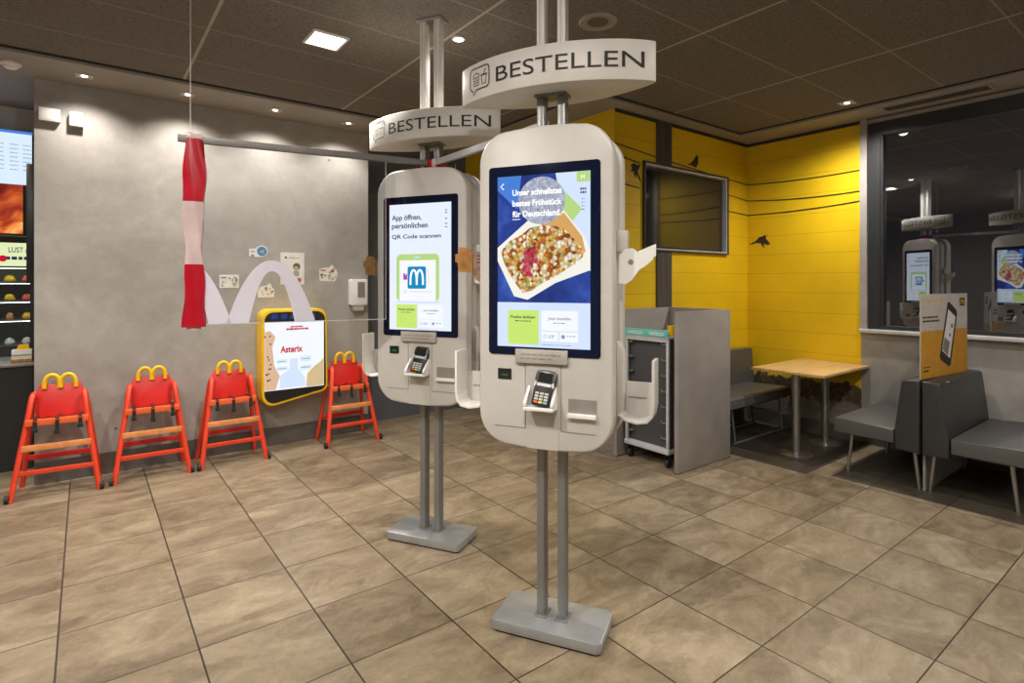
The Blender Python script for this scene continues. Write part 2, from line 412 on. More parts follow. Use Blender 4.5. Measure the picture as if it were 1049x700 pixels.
    def build(s, name, mats, parent=None, ang=35, loc=None):
        me = bpy.data.meshes.new(name); me.from_pydata(s.v, [], s.f)
        mats = mats if isinstance(mats, (list, tuple)) else [mats]
        for m in mats: me.materials.append(M[m] if isinstance(m, str) else m)
        me.polygons.foreach_set('material_index', s.mi); me.update()
        me.shade_smooth(); me.set_sharp_from_angle(angle=R(ang))
        o = bpy.data.objects.new(name, me); COL.objects.link(o)
        if parent: o.parent = parent
        if loc: o.location = loc
        return o

def rrect(x0, x1, z0, z1, r, n=6):
    pts = []
    for cx, cz, a in ((x1-r, z0+r, -90), (x1-r, z1-r, 0), (x0+r, z1-r, 90), (x0+r, z0+r, 180)):
        for k in range(n+1):
            t = R(a+90*k/n); pts.append((cx+r*math.cos(t), cz+r*math.sin(t)))
    return pts
def rect(x0, x1, z0, z1): return [(x0, z0), (x1, z0), (x1, z1), (x0, z1)]
def circ(cx, cz, r, n=28, rz=None): return [(cx+r*math.cos(2*PI*k/n), cz+(rz or r)*math.sin(2*PI*k/n)) for k in range(n)]

def tag(o, label=None, cat=None, group=None, kind=None):
    if label: o['label'] = label
    if cat: o['category'] = cat
    if group: o['group'] = group
    if kind: o['kind'] = kind
    return o
def thing(name, label, cat, loc=(0, 0, 0), rz=0, group=None):
    o = bpy.data.objects.new(name, None); COL.objects.link(o); o.empty_display_size = .1
    o.location = loc; o.rotation_euler = (0, 0, rz); return tag(o, label, cat, group)
def struct(o): o['kind'] = 'structure'; return o
def bx(name, mat, x0, x1, y0, y1, z0, z1, parent=None, bev=0): return MB().box(x0, x1, y0, y1, z0, z1, bev).build(name, mat, parent)
def copy_tree(o, parent=None):
    c = o.copy(); COL.objects.link(c); c.parent = parent
    for ch in list(o.children): copy_tree(ch, c)
    return c

# ------------------------------------------------------------------ room shell
CZ, SZ = 3.25, 3.222
struct(bx('floor', 'floor', -4.6, 6.3, -4.1, 9, -.1, 0))
struct(bx('ceiling', 'ceiling', -4.6, 5.735, -4.1, 5.215, CZ, CZ+.1))
# soffit along the concrete wall, the yellow walls and the window, with shadow gap lip
struct(bx('trim_1', 'soffit', -4.6, 3.5, 5.235, 9, SZ, CZ+.1))
struct(MB().prism([(3.5, 3.38), (5.755, 3.38), (5.755, -4.1), (6.3, -4.1), (6.3, 9), (3.5, 9)], SZ, CZ+.1, lambda p, q, a: (p, q, a)).build('trim_2', 'soffit'))
g = MB(); g.box(-4.6, 3.5, 5.205, 5.236, SZ+.02, CZ+.1); g.box(3.475, 3.502, 3.36, 5.236, SZ+.02, CZ+.1)
g.box(3.475, 5.756, 3.355, 3.382, SZ+.02, CZ+.1); g.box(5.725, 5.756, -4.1, 3.38, SZ+.02, CZ+.1)
struct(g.build('trim_3', 'gap'))
struct(bx('wall_left', 'concrete', -.325, 2.45, 5.8, 6.0, 0, SZ))
struct(bx('baseboard_left', 'plinth', -.325, 2.45, 5.785, 5.8, 0, .175))
struct(bx('wall_back', 'grey_wall', -4.6, 6.3, 8.5, 8.7, 0, SZ))
struct(bx('wall_recess', 'recess', 2.45, 3.9, 6.1, 6.2, 0, SZ))
# lintel above the service counter
struct(bx('wall_lintel', 'grey_wall', -4.6, -.325, 6.9, 7.05, 2.98, SZ))
struct(bx('wall_west', 'plinth', -4.7, -4.6, -4.1, 9, 0, CZ+.1))
struct(bx('wall_front', 'dim_wall', -4.6, 6.3, -4.2, -4.1, 0, CZ+.1))
# yellow corner block: face towards the camera at Y=3.54, left face at X=3.9
hw_ = MB(); TX0, TX1, TZ0, TZ1 = 4.305, 5.735, 1.925, 2.775
for q_ in ((3.9, TX0, 3.54, 6.2, 0, SZ), (TX1, 6.18, 3.54, 6.2, 0, SZ), (TX0, TX1, 3.54, 6.2, 0, TZ0), (TX0, TX1, 3.54, 6.2, TZ1, SZ), (TX0, TX1, 3.72, 6.2, TZ0, TZ1)): hw_.box(*q_)
struct(hw_.build('wall_rear', 'mural'))
rw = struct(bx('wall_right', 'mural', 6.18, 6.34, 2.325, 3.54, 0, SZ))
struct(bx('wall_window', 'concrete2', 6.18, 6.34, -4.1, 2.325, 0, 1.11))
struct(bx('wall_far', 'concrete2', 6.18, 6.34, -4.1, -1.9, 1.11, SZ))
struct(bx('baseboard_right', 'plinth', 6.163, 6.18, -4.1, 3.54, 0, .14))
struct(bx('baseboard_rear', 'plinth', 3.9, 6.163, 3.523, 3.54, 0, .14))
struct(bx('trim_4', 'gap', 3.9, 6.18, 3.525, 3.54, SZ-.03, SZ))
struct(bx('trim_5', 'gap', 6.165, 6.18, 2.32, 3.525, SZ-.03, SZ))
struct(bx('trim_6', 'concrete2', 6.14, 6.34, 2.262, 2.325, 1.11, SZ))
struct(bx('trim_7', 'timber', 4.5, 4.73, 3.522, 3.54, .14, TZ0-.012)); struct(bx('trim_10', 'timber', 4.5, 4.73, 3.522, 3.54, TZ1+.012, SZ))
# overhead cables of the mural run over both yellow walls
cl = MB()
def cable(pts):
    run = []
    for p in pts:
        if 4.285 < p[0] < 5.755 and p[2] < 2.79 and p[1] < 3.6: 
            if len(run) > 1: cl.tube(run, .0055, 6)
            run = []
        else: run.append(p)
    if len(run) > 1: cl.tube(run, .0055, 6)
def sag(a, b, s, n=40): return [(a[0]+(b[0]-a[0])*t, a[1]+(b[1]-a[1])*t, a[2]+(b[2]-a[2])*t-s*4*t*(1-t)) for t in [k/n for k in range(n+1)]]
for zl, zc, zr, s in ((2.90, 2.752, 2.735, .03), (2.80, 2.565, 2.525, .04), (2.545, 2.395, 2.425, .03)):
    cable(sag((3.9, 3.537, zl), (6.177, 3.537, zc), s*.4)); cable(sag((6.177, 3.54, zc), (6.177, 2.325, zr), s*.6))
cable(sag((3.897, 3.54, 2.90), (3.897, 6.2, 2.86), .06)); cable(sag((3.897, 3.54, 2.62), (3.897, 6.2, 2.6), .06))
struct(cl.build('trim_8', 'ink'))
# dark floor inlays under the seating
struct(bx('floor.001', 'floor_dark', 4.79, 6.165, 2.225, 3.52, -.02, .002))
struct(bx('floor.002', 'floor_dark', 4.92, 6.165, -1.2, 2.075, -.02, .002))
# window
wt = thing('window_1', None, None, (6.18, 0, 0)); struct(wt)
f = MB(); f.box(-.01, .09, 2.155, 2.262, 1.18, 3.045); f.box(-.01, .09, -1.9, 2.262, 3.045, 3.2); f.box(-.01, .09, -1.9, 2.262, 1.13, 1.18); f.box(-.01, .09, -1.9, -1.8, 1.18, 3.045)
f.box(.0, .07, 2.135, 2.16, 1.18, 3.05)
f.build('window_frame', 'frame_dk', wt)
MB().add([(.045, -1.8, 1.17), (.045, 2.16, 1.17), (.045, 2.16, 3.06), (.045, -1.8, 3.06)], [[0, 1, 2, 3]]).build('window_pane', 'window', wt)
bx('window_sill', 'silver', -.07, .02, -1.9, 2.325, 1.108, 1.145, wt, .006)
bx('window_head', 'soffit', -.03, .02, -1.9, 2.262, 3.175, 3.21, wt)

# ------------------------------------------------------------------ order kiosks
KR = R(-59.6)
def shell(y0, y1):
    hw, z0, z1, r, bul = .312, .885, 2.272, .125, .028
    pts = rrect(-hw, hw, z0, z1, r, 8)
    # insert points so top and bottom edges can bow outwards
    out = []
    for i, p in enumerate(pts):
        out.append(p); q = pts[(i+1) % len(pts)]
        if abs(p[1]-q[1]) < 1e-6 and abs(p[0]-q[0]) > .1:
            out += [(p[0]+(q[0]-p[0])*k/8, p[1]) for k in range(1, 8)]
    def bow(x, z):
        k = bul*(1-(x/hw)**2)
        return (x, z+k) if z > 1.58 else (x, z-k)
    out = [bow(*p) if (p[1] > z1-r-.001 or p[1] < z0+r+.001) else p for p in out]
    return MB().prism(out, y0, y1, None, .016, 3)

SA, SB, SR = .470, .165, .82
def sy(x): return -(math.sqrt(SR*SR-x*x)-math.sqrt(SR*SR-SA*SA))-.012*max(0, 1-(abs(x)/SA)**30)**.5
def make_kiosk(loc, label, screen):
    t = thing('order_kiosk', label, 'order kiosk', loc, KR)
    b = MB().prism(rrect(-.258, .258, -.1375, .1375, .028), .008, .055, lambda p, q, a: (p, q, a), .007).build('base_plate', 'base', t)
    MB().prism(rrect(-.25, .25, -.13, .13, .028), 0, .009, lambda p, q, a: (p, q, a)).build('rubber_foot', 'rubber', b)
    for s in (-1, 1):
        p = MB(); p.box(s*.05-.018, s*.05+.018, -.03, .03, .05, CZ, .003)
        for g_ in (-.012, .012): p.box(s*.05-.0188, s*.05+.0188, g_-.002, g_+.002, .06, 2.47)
        p.m = 1; p.box(s*.05-.0185, s*.05-.004, -.0306, .0306, 2.648, CZ-.001, .002); p.box(s*.05-.003, s*.05+.0185, -.0305, .0305, 2.648, CZ-.001, .002)  # poles above the sign whitened in colour, standing in for light on them
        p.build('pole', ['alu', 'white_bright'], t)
        MB().box(s*.05-.03, s*.05+.03, -.045, .045, .053, .06, .002).build('pole_flange', 'alu', t)
    MB().box(-.09, .09, -.055, .055, CZ-.014, CZ+.001, .003).build('ceiling_plate', 'alu', t)
    # overhead sign
    zs0, zs1 = 2.472, 2.648
    xs = [-SA+2*SA*k/120 for k in range(121)]
    xs = [SA*math.sin(PI/2*(x/SA)) for x in xs]
    ring = [(x, sy(x)) for x in xs] + [(x, -sy(x)) for x in xs[::-1][1:-1]]
    sg = MB().prism(ring, zs0, zs1, lambda p, q, a: (p, q, a), .004).build('overhead_sign', 'sign', t, 50)
    fr = lambda x, z: (x, sy(x)-.003, z)
    bk = lambda x, z: (-x, -sy(x)+.003, z)
    for mp in (fr, bk):
        MB().text('BESTELLEN', -.232, zs0+.054, .070, mp, w=.66, bold=0).build('lettering', 'ink', sg)
        ic = MB(); cx, cz = -.335, zs0+.092
        bub = rrect(cx-.062, cx+.062, cz-.045, cz+.058, .02, 5)
        # speech bubble with a tail at the lower left
        k = len(bub); bub2 = []
        for i, p in enumerate(bub): bub2.append(p)
        tail = [(cx-.025, cz-.045), (cx-.038, cz-.068), (cx-.044, cz-.045)]
        bub2 = bub2[:-1] + bub2[-1:] + tail[::-1] if False else bub2 + [(cx-.044, cz-.045), (cx-.038, cz-.068), (cx-.02, cz-.045)]
        ic.stroke(bub2, .006, mp, True)
        ic.stroke([(cx-.042+.021*(1-math.cos(PI*q/8)), cz+.012+.022*math.sin(PI*q/8)) for q in range(9)], .004, mp, True)
        ic.stroke([(cx-.042, cz+.002), (cx-.03, cz-.003), (cx-.02, cz+.003), (cx-.01, cz-.003), (cx, cz+.002)], .004, mp)
        ic.stroke([(cx-.042, cz-.012), (cx-.038, cz-.024), (cx-.004, cz-.024), (cx, cz-.012)], .004, mp, True)
        ic.stroke([(cx+.014, cz+.014), (cx+.019, cz-.026), (cx+.041, cz-.026), (cx+.046, cz+.014)], .004, mp, True)
        ic.stroke([(cx+.010, cz+.016), (cx+.05, cz+.016)], .005, mp); ic.stroke([(cx+.03, cz+.018), (cx+.033, cz+.036), (cx+.044, cz+.04)], .004, mp)
        ic.build('icon', 'ink', sg)
    MB().box(-.075, .075, -.045, .045, zs0-.012, zs0+.002, .002).build('sign_collar', 'alu', t)
    # body
    shell(-.14, -.055).build('front_housing', 'white', t, 28)
    shell(.055, .14).build('rear_housing', 'white', t, 28)
    MB().prism(rrect(-.285, .285, .90, 2.255, .12, 8), -.06, .06).build('middle_case', 'core', t)
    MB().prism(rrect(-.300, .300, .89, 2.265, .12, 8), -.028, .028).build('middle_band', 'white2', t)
    # screens on both faces
    for face in (0, 1):
        F = (lambda x, z, d=0: (x, -.1405-d, z)) if face == 0 else (lambda x, z, d=0: (-x, .1405+d, z))
        bz = MB(); pl = rrect(-.26, .26, 1.277, 2.127, .016)
        bz.prism(pl, 0, .003, lambda p, q, a: F(p, q, a))
        bz = bz.build('screen', 'bezel', t)
        screen(bz, lambda k: (lambda x, z: F(x, z, .0032+.0005*k)))
        # panel seams
        for xa, xb, za, zb in ((-.232, -.082, .95, .953), (.085, .24, .95, .953), (-.084, -.081, .95, 1.255), (.083, .086, .95, 1.255)): MB().prism(rect(xa, xb, za, zb), -.001, .0015, lambda p, q, a: F(p, q, a)).build('panel_seam', 'seam', t)
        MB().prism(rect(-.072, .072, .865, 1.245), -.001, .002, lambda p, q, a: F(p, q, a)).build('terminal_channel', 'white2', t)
        pl = MB().prism(rect(-.126, .116, 1.244, 1.305), .0, .016, lambda p, q, a: F(p, q, a), .002).build('notice_plate', 'notice', t)
        q = MB()
        mp = lambda x, z: F(x, z, .0168)
        for zz, x1 in ((1.280, .075), (1.262, .055)):
            x = -.10
            while x < x1:
                w = random.uniform(.012, .035); q.flat(rect(x, min(x+w, x1+.01), zz, zz+.006), mp); x += w+.006
        q.build('printed_lines', 'seam', pl)
        sc = MB().prism(rect(-.215, -.15, 1.165, 1.212), -.001, .003, lambda p, q_, a: F(p, q_, a)).build('scanner_window', 'black', t)
        MB().flat(rect(-.198, -.165, 1.180, 1.188), lambda x, z: F(x, z, .0034)).build('scanner_light', 'green_led', sc)
        sl = MB(); sl.prism(rect(.118, .242, 1.036, 1.098), -.001, .0025, lambda p, q_, a: F(p, q_, a)); sl = sl.build('receipt_slot', 'seam', t)
        MB().prism(rect(.118, .242, 1.018, 1.036), -.001, .02, lambda p, q_, a: F(p, q_, a), .002).build('slot_lip', 'white_bright', sl)
        # card terminal in its cradle
        cr = MB()
        for s in (-1, 1): cr.prism([(.0, 1.052), (.066, 1.066), (.066, 1.078), (.0, 1.145)], s*.068, s*.056, lambda p, q_, a: F(a, q_, p))
        cr.prism(rect(-.068, .068, 1.046, 1.06), 0, .07, lambda p, q_, a: F(p, q_, a), .002)
        cr = cr.build('terminal_cradle', 'white_bright', t)
        th = R(24); ca, sa = math.cos(th), math.sin(th)
        def TT(x, v, d): # v along the device, d out of its face
            xx = x*math.cos(R(-6))-v*math.sin(R(-6)); vv = x*math.sin(R(-6))+v*math.cos(R(-6))
            return F(xx+.006, 1.066+vv*ca+d*sa*.6, .052-vv*sa*.9+d*ca)
        tb = MB()
        out = [(-.042, .008), (-.034, 0), (.034, 0), (.042, .008), (.044, .085), (.050, .12), (.048, .150), (.036, .162), (-.036, .162), (-.048, .150), (-.050, .12), (-.044, .085)]
        tb.prism(out, -.02, .012, TT, .005)
        tb = tb.build('card_terminal', 'black', t)
        MB().prism(rect(-.033, .033, .105, .148), .0121, .0135, TT).build('terminal_display', 'tvglass', tb)
        sv = MB(); sv.prism([(-.047, .085), (-.040, .085), (-.035, .103), (-.043, .11)], .010, .0145, TT); sv.prism([(.047, .085), (.040, .085), (.035, .103), (.043, .11)], .010, .0145, TT)
        sv.prism(rect(-.033, .033, .088, .101), .012, .014, TT); sv.build('silver_trim', 'silver', tb)
        kp = MB()
        for r_ in range(4):
            for c_ in range(3):
                kp.m = 0 if r_ else c_+1
                kp.prism(rect(-.031+c_*.022, -.014+c_*.022, .012+r_*.013, .021+r_*.013), .0121, .0155, TT)
        kp.build('keypad', ['white2', 'orange', 'yellow', 'teal'], tb)
    # side fittings: tray holder and hand-shaped sign on either side
    for s in (-1, 1):
        def J(p, q, a): return (s*p, a, q)
        jp = [(.30, 1.035), (.36, 1.035)]
        hb = MB()
        path = [(.475, 1.27), (.475, 1.075), (.468, 1.03), (.445, 1.003), (.40, .995), (.345, 1.005), (.318, 1.03)]
        inner = [(.332, 1.036), (.352, 1.017), (.40, 1.008), (.438, 1.014), (.456, 1.036), (.462, 1.078), (.462, 1.27)]
        hb.prism(path+inner, -.075, .04, J, .003)
        hb = hb.build('tray_holder', 'white_bright' if s < 0 else 'white', t)  # left holder in a brighter white, painting in the light it catches
        MB().prism([(.312, 1.03), (.34, 1.005), (.40, .995), (.44, 1.0), (.466, 1.04), (.466, 1.16), (.312, 1.16)], .03, .042, J, .002).build('holder_plate', 'white', hb)
        MB().prism(rect(.345, .425, 1.088, 1.094), .0285, .0295, J).build('plate_slot', 'seam', hb)
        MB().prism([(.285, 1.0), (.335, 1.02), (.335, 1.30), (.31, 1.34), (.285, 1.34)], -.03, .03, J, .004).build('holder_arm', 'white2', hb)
        # bracket clip and hand cut-out holding an amber card
        sb = MB().prism([(.29, 1.735), (.345, 1.735), (.352, 1.75), (.352, 1.83), (.29, 1.83)], -.03, .012, J, .004).build('sign_bracket', 'white', t)
        hand = [(.315, 1.60), (.345, 1.595), (.372, 1.612), (.392, 1.640), (.408, 1.660), (.430, 1.672), (.462, 1.700), (.470, 1.722), (.440, 1.726), (.405, 1.716), (.398, 1.735), (.375, 1.752), (.345, 1.748), (.318, 1.722)]
        if s < 0:
            hp = MB().prism(hand, -.04, -.034, J).build('hand_sign', 'skin', sb)
            MB().prism([(.392, 1.648), (.468, 1.655), (.474, 1.70), (.486, 1.702), (.486, 1.742), (.470, 1.744), (.462, 1.775), (.41, 1.770), (.396, 1.75)], -.047, -.041, J).build('amber_card', 'amber', hp)
            kn = MB()
            for kx, kz in ((.352, 1.728), (.352, 1.712), (.352, 1.696)): kn.flat(rect(-kx-.022, -kx+.022, kz, kz+.006), lambda x, z: (x, -.0405, z))
            kn.build('finger_lines', 'ink', hp)
        else:
            hp = MB().prism(hand, -.04, -.034, J).build('hand_sign', 'white_bright', sb)
            MB().prism(rect(.40, .475, 1.712, 1.765), -.038, -.034, lambda p, q, a: (p-.0*(q), a, q+(p-.44)*.4-.012)).build('paper_card', 'white_bright', hp)
            MB().flat(circ(.368, 1.69, .012), lambda x, z: (x, -.0405, z)).build('round_mark', 'seam', hp)
    return t

def bars(mb, x0, x1, z, h, mp, wmin=.006, wmax=.02, gap=.004):
    x = x0
    while x < x1-.003:
        w = random.uniform(wmin, wmax); mb.flat(rect(x, min(x+w, x1), z, z+h), mp); x += w+gap
DX0, DX1, DZ0, DZ1 = -.216, .216, 1.314, 2.081
def cards(bz, lay, zt, right_title):
    lm = MB().flat(rect(-.165, -.018, DZ0+.012, zt), lay(3)).build('lime_card', 'e_lime', bz)
    tx = MB(); tx.text('Punkte einlösen', -.092, zt-.036, .013, lay(4), bold=.02, center=True); bars(tx, -.13, -.055, zt-.05, .004, lay(4)); tx.build('card_text', 'e_ink', bz)
    w = MB(); w.flat(rect(-.005, .162, zt-.088, zt), lay(3)); w.flat(rect(-.005, .072, zt-.135, zt-.093), lay(3)); w.flat(rect(.079, .162, zt-.135, zt-.093), lay(3)); w.build('white_card', 'e_white2', bz)
    tx = MB(); tx.text(right_title, .078, zt-.04, .013, lay(4), bold=.02, center=True); bars(tx, .05, .105, zt-.056, .004, lay(4)); bars(tx, .028, .06, zt-.112, .004, lay(4)); bars(tx, .028, .055, zt-.12, .004, lay(4)); bars(tx, .112, .15, zt-.112, .004, lay(4)); bars(tx, -.005, .13, zt-.152, .003, lay(4)); tx.flat(circ(.095, zt-.113, .009), lay(4)); tx.stroke(circ(.012, zt-.113, .007), .002, lay(4), True)
    tx.build('card_text', 'e_grey', bz)

def clip_rect(poly, x0, x1, z0, z1):
    def clip(P, ins, inter):
        o = []
        for i, p in enumerate(P):
            q = P[i-1]
            if ins(p):
                if not ins(q): o.append(inter(q, p))
                o.append(p)
            elif ins(q): o.append(inter(q, p))
        return o
    def ix(v): return lambda a, b: (v, a[1]+(b[1]-a[1])*(v-a[0])/(b[0]-a[0]))
    def iz(v): return lambda a, b: (a[0]+(b[0]-a[0])*(v-a[1])/(b[1]-a[1]), v)
    P = clip(poly, lambda p: p[0] >= x0, ix(x0)); P = clip(P, lambda p: p[0] <= x1, ix(x1))
    P = clip(P, lambda p: p[1] >= z0, iz(z0)); return clip(P, lambda p: p[1] <= z1, iz(z1))
CL = lambda p: clip_rect(p, DX0, DX1, DZ0, DZ1)

def screen_breakfast(bz, lay):
    MB().flat(rect(DX0, DX1, DZ0, DZ1), lay(0)).build('display', 'blue_bg', bz)
    s = MB(); s.flat(CL([(-.216, 2.081), (-.216, 2.02), (-.12, 1.93), (-.10, 2.081)]), lay(1)); s.build('blue_corner', 'e_skyd', bz)
    s = MB(); s.flat(CL([(.06, 2.081), (.216, 2.081), (.216, 1.65), (.14, 1.72), (.10, 1.88)]), lay(1)); s.build('pale_corner', 'e_sky', bz)
    MB().flat(CL([(.05, 1.98), (.13, 1.86), (.18, 1.92), (.10, 2.0)]), lay(1.4)).build('green_leaf', 'e_lime2', bz)
    MB().flat(CL(rrect(.155, .215, 2.035, 2.08, .008)), lay(1.6)).build('green_corner', 'e_lime2', bz)
    # carton tray
    tray = [(-.216, 1.76), (-.06, 1.885), (.06, 1.905), (.10, 1.915), (.19, 1.80), (.216, 1.74), (.216, 1.655), (.06, 1.60), (-.07, 1.525), (-.135, 1.54), (-.216, 1.70)]
    MB().flat(CL(tray), lay(2)).build('carton_tray', 'e_cream', bz)
    MB().flat([(-.03, 1.885), (.10, 1.905), (.18, 1.80), (.195, 1.735), (.15, 1.70), (.08, 1.80), (.0, 1.85)], lay(2.3)).build('tray_side', 'e_tan', bz)
    food = [(-.198, 1.735), (-.19, 1.755), (-.155, 1.79), (-.10, 1.815), (-.06, 1.845), (0, 1.855), (.06, 1.85), (.10, 1.835), (.135, 1.80), (.175, 1.755), (.19, 1.72), (.155, 1.685), (.11, 1.66), (.06, 1.625), (0, 1.60), (-.05, 1.565), (-.095, 1.555), (-.125, 1.595), (-.16, 1.645), (-.185, 1.695)]
    MB().flat(food, lay(2.6)).build('food_picture', 'food', bz)
    MB().flat(CL(circ(-.005, 1.965, .110, 40, .105)), lay(2.8)).build('bun_picture', 'bowl', bz)
    tx = MB(); m = lay(4)
    for tt_, zz, ww in (('Unser schnellstes', 1.993, .232), ('bestes Frühstück', 1.945, .232), ('für Deutschland.', 1.897, .228)): MB().text(tt_, -.143, zz, .026, m, w=ww, bold=.03).build('headline', 'e_text', bz)
    tx.flat(rect(-.143, -.105, 1.884, 1.887), m); tx.stroke([(-.185, 2.05), (-.2, 2.036), (-.185, 2.022)], .005, m); tx.text('M', .175, 2.047, .018, m)
    tx.build('white_marks', 'e_text', bz)
    ik = MB()
    for zz in (2.0, 1.985): bars(ik, .172, .198, zz, .009, m, .006, .01, .003)
    for zz in (1.96, 1.945, 1.93, 1.915): bars(ik, .178, .192, zz, .003, m)
    ik.build('side_icons', 'e_ink', bz)
    MB().flat(rect(DX0, DX1, DZ0, 1.513), lay(2.9)).build('info_panel', 'e_sky', bz)
    cards(bz, lay, 1.478, 'Jetzt bestellen')

def golden_m(cx, z0, w, h, n=14):
    """outline strokes of the double arch: list of two arches"""
    a = []
    for s in (-1, 1):
        c = cx+s*w/4; a.append([(c+w/4*math.cos(PI-PI*k/n)*(1.0), z0+h*math.sin(PI*k/n)**.62) for k in range(n+1)])
    return a

def screen_app(bz, lay):
    MB().flat(rect(DX0, DX1, DZ0, DZ1), lay(0)).build('display', 'e_white', bz)
    tx = MB(); m = lay(2)
    for tt_, zz, hh, ww in (('App öffnen,', 1.985, .032, .21), ('persönlichen', 1.935, .032, .255), ('QR Code scannen', 1.872, .024, .345)): MB().text(tt_, -.198, zz, hh, m, w=ww, bold=.02).build('headline', 'e_ink', bz)
    for zz in (2.03, 2.015, 1.98, 1.95, 1.93): bars(tx, .175, .19, zz, .006, m, .006, .01, .002)
    tx.build('side_icons', 'e_ink', bz)
    MB().flat(rrect(-.165, .135, 1.49, 1.775, .03), lay(1)).build('phone_frame', 'e_lime2', bz)
    MB().flat(rect(-.142, .112, 1.475, 1.738), lay(1.5)).build('phone_page', 'e_white2', bz)
    s = MB(); s.flat(rect(-.165, .135, 1.477, 1.489), lay(2)); s.flat(rrect(-.035, .005, 1.752, 1.760, .003), lay(2)); s.build('phone_bars', 'e_sky', bz)
    MB().flat(rrect(-.085, .045, 1.565, 1.700, .012), lay(2)).build('app_icon', 'e_cyan', bz)
    a = MB()
    for st in golden_m(-.02, 1.588, .088, .09): a.stroke(st, .013, lay(3))
    a.build('arches_logo', 'e_text', bz)
    MB().flat([(-.115, 1.62), (-.115, 1.66), (-.105, 1.66), (-.098, 1.645), (-.09, 1.66), (-.088, 1.66), (-.088, 1.62)], lay(2)).build('magenta_mark', 'e_mag', bz)
    r_ = MB(); r_.stroke(circ(-.10, 1.548, .009, 12), .003, lay(3), True); r_.flat(rect(-.07, .09, 1.546, 1.549), lay(3)); r_.flat(rect(.06, .063, 1.60, 1.68), lay(3)); r_.build('red_marks', 'e_peach', bz)
    cards(bz, lay, 1.469, 'Jetzt bestellen')

make_kiosk((1.727, 1.951, 0), 'nearer white order kiosk on twin poles, its screen showing a blue breakfast picture', screen_breakfast)
make_kiosk((1.728, 3.095, 0), 'farther white order kiosk behind the glass sheet, its screen showing a green phone', screen_app)

# ------------------------------------------------------------------ hanging acrylic partition
pa = thing('hanging_glass_partition', 'clear acrylic sheet with frosted arches hanging from a rail beside the farther kiosk', 'partition', (.385, 3.31, 1.36), R(-10.343))
Z0 = -1.36
def PZ(u, z, d=0): return (u, -d, z+Z0)
MB().box(-.012, 1.318, -.012, .012, 2.326+Z0, 2.362+Z0, .002).build('top_rail', 'rail', pa)
MB().box(.02, 1.06, -.003, .003, 1.385+Z0, 2.327+Z0).build('acrylic_sheet', 'glass', pa)
e = MB(); e.box(.02, 1.06, -.0035, .0035, 1.382+Z0, 1.3855+Z0); e.box(1.06, 1.062, -.0035, .0035, 1.381+Z0, 2.327+Z0); e.build('sheet_edge', 'glass_edge', pa)
am = MB()
def arch_pt(c, w, h, t, z0):  # parabola-like leg outline
    return (c+w*t, z0+h*(1-abs(t)**2.15))
n = 22
outer = [arch_pt(.434, .224, .338, -1+2*k/n, 1.386) for k in range(n+1)]
inner = [arch_pt(.434, .115, .278, 1-2*k/n, 1.386) for k in range(n+1)]
def band(c, wo, ho, wi, hi, z0, ts, xmin):
    a = [arch_pt(c, wo, ho, t, z0) for t in ts]; b = [arch_pt(c, wi, hi, t, z0) for t in ts]
    for i in range(len(ts)-1):
        q = [a[i], a[i+1], b[i+1], b[i]]
        if min(p[0] for p in q) >= xmin: am.flat(q, lambda u, z: PZ(u, z, .0042))
ts = [-1+2*k/40 for k in range(41)]
band(.434, .224, .338, .115, .278, 1.386, ts, .02)
band(.012, .224, .338, .115, .278, 1.386, ts, .015)
am.build('frosted_arches', 'vinyl_dec', pa)
MB().cyl(PZ(.045, 2.36), PZ(.045, CZ), .0016, n=6).build('hanging_wire', 'white_bright', pa)
MB().box(.03, .06, -.014, .014, 2.36+Z0, 2.375+Z0).build('wire_clamp', 'alu', pa)
c = math.cos(R(10.343)); sn = math.sin(R(10.343))
def toP(x, y): return ((x-.385)*c-(y-3.31)*sn, (x-.385)*sn+(y-3.31)*c)
a0, a1 = toP(1.728, 3.055), toP(1.728, 1.99)
MB().bar((*a0, 2.346+Z0), (*a1, 2.346+Z0), .024, .036, (1, 0, 0)).build('cross_rail', 'silver', pa)
cd = MB()
p_ = toP(1.80, 2.93); cd.tube([(*p_, 2.33+Z0), (p_[0]+.004, p_[1], 2.2+Z0), (p_[0]+.012, p_[1], 2.05+Z0), (p_[0]+.004, p_[1], 1.9+Z0)], .0016, 6)
cd.build('thin_cord', 'white_bright', pa)
# barrier tape: wraps the sheet's left edge
tp = MB()
def tape_x(z, side): return (.016 if side < 0 else .106)+.007*math.sin(z*9+side)+.004*math.sin(z*23+2*side)
nz = 42
for i in range(nz):
    za, zb = 2.345-(2.345-1.372)*i/nz, 2.345-(2.345-1.372)*(i+1)/nz
    zm = (za+zb)/2; tp.m = 1 if 1.70 < zm < 2.02 else 0
    rows = []
    for z in (za, zb):
        row = []
        for k in range(9):
            t = k/8; x0, x1 = tape_x(z, -1), tape_x(z, 1)
            row.append((x0+(x1-x0)*t, -.016-.008*math.sin(t*PI)-.004*math.sin(t*9+z*14), z+Z0))
        row.append((tape_x(z, 1)+.003, .014, z+Z0)); row.append((tape_x(z, -1)-.003, .014, z+Z0))
        rows.append(row)
    m_ = len(rows[0])
    vs = rows[0]+rows[1]
    tp.add(vs, [[k, (k+1) % m_, m_+(k+1) % m_, m_+k] for k in range(m_)])
tp.m = 1
tp.box(.025, .10, -.018, .016, 2.338+Z0, 2.372+Z0, .003)
for x0, x1, z0, z1 in ((.03, .095, 1.352, 1.375),): tp.box(x0, x1, -.012, .012, z0+Z0, z1+Z0, .004)
bt = tp.build('barrier_tape', ['tape_red', 'tape_white'], None, 60)
bt.location = pa.location; bt.rotation_euler = pa.rotation_euler
tag(bt, 'long strip of red and white barrier tape hanging over the sheet edge', 'barrier tape')
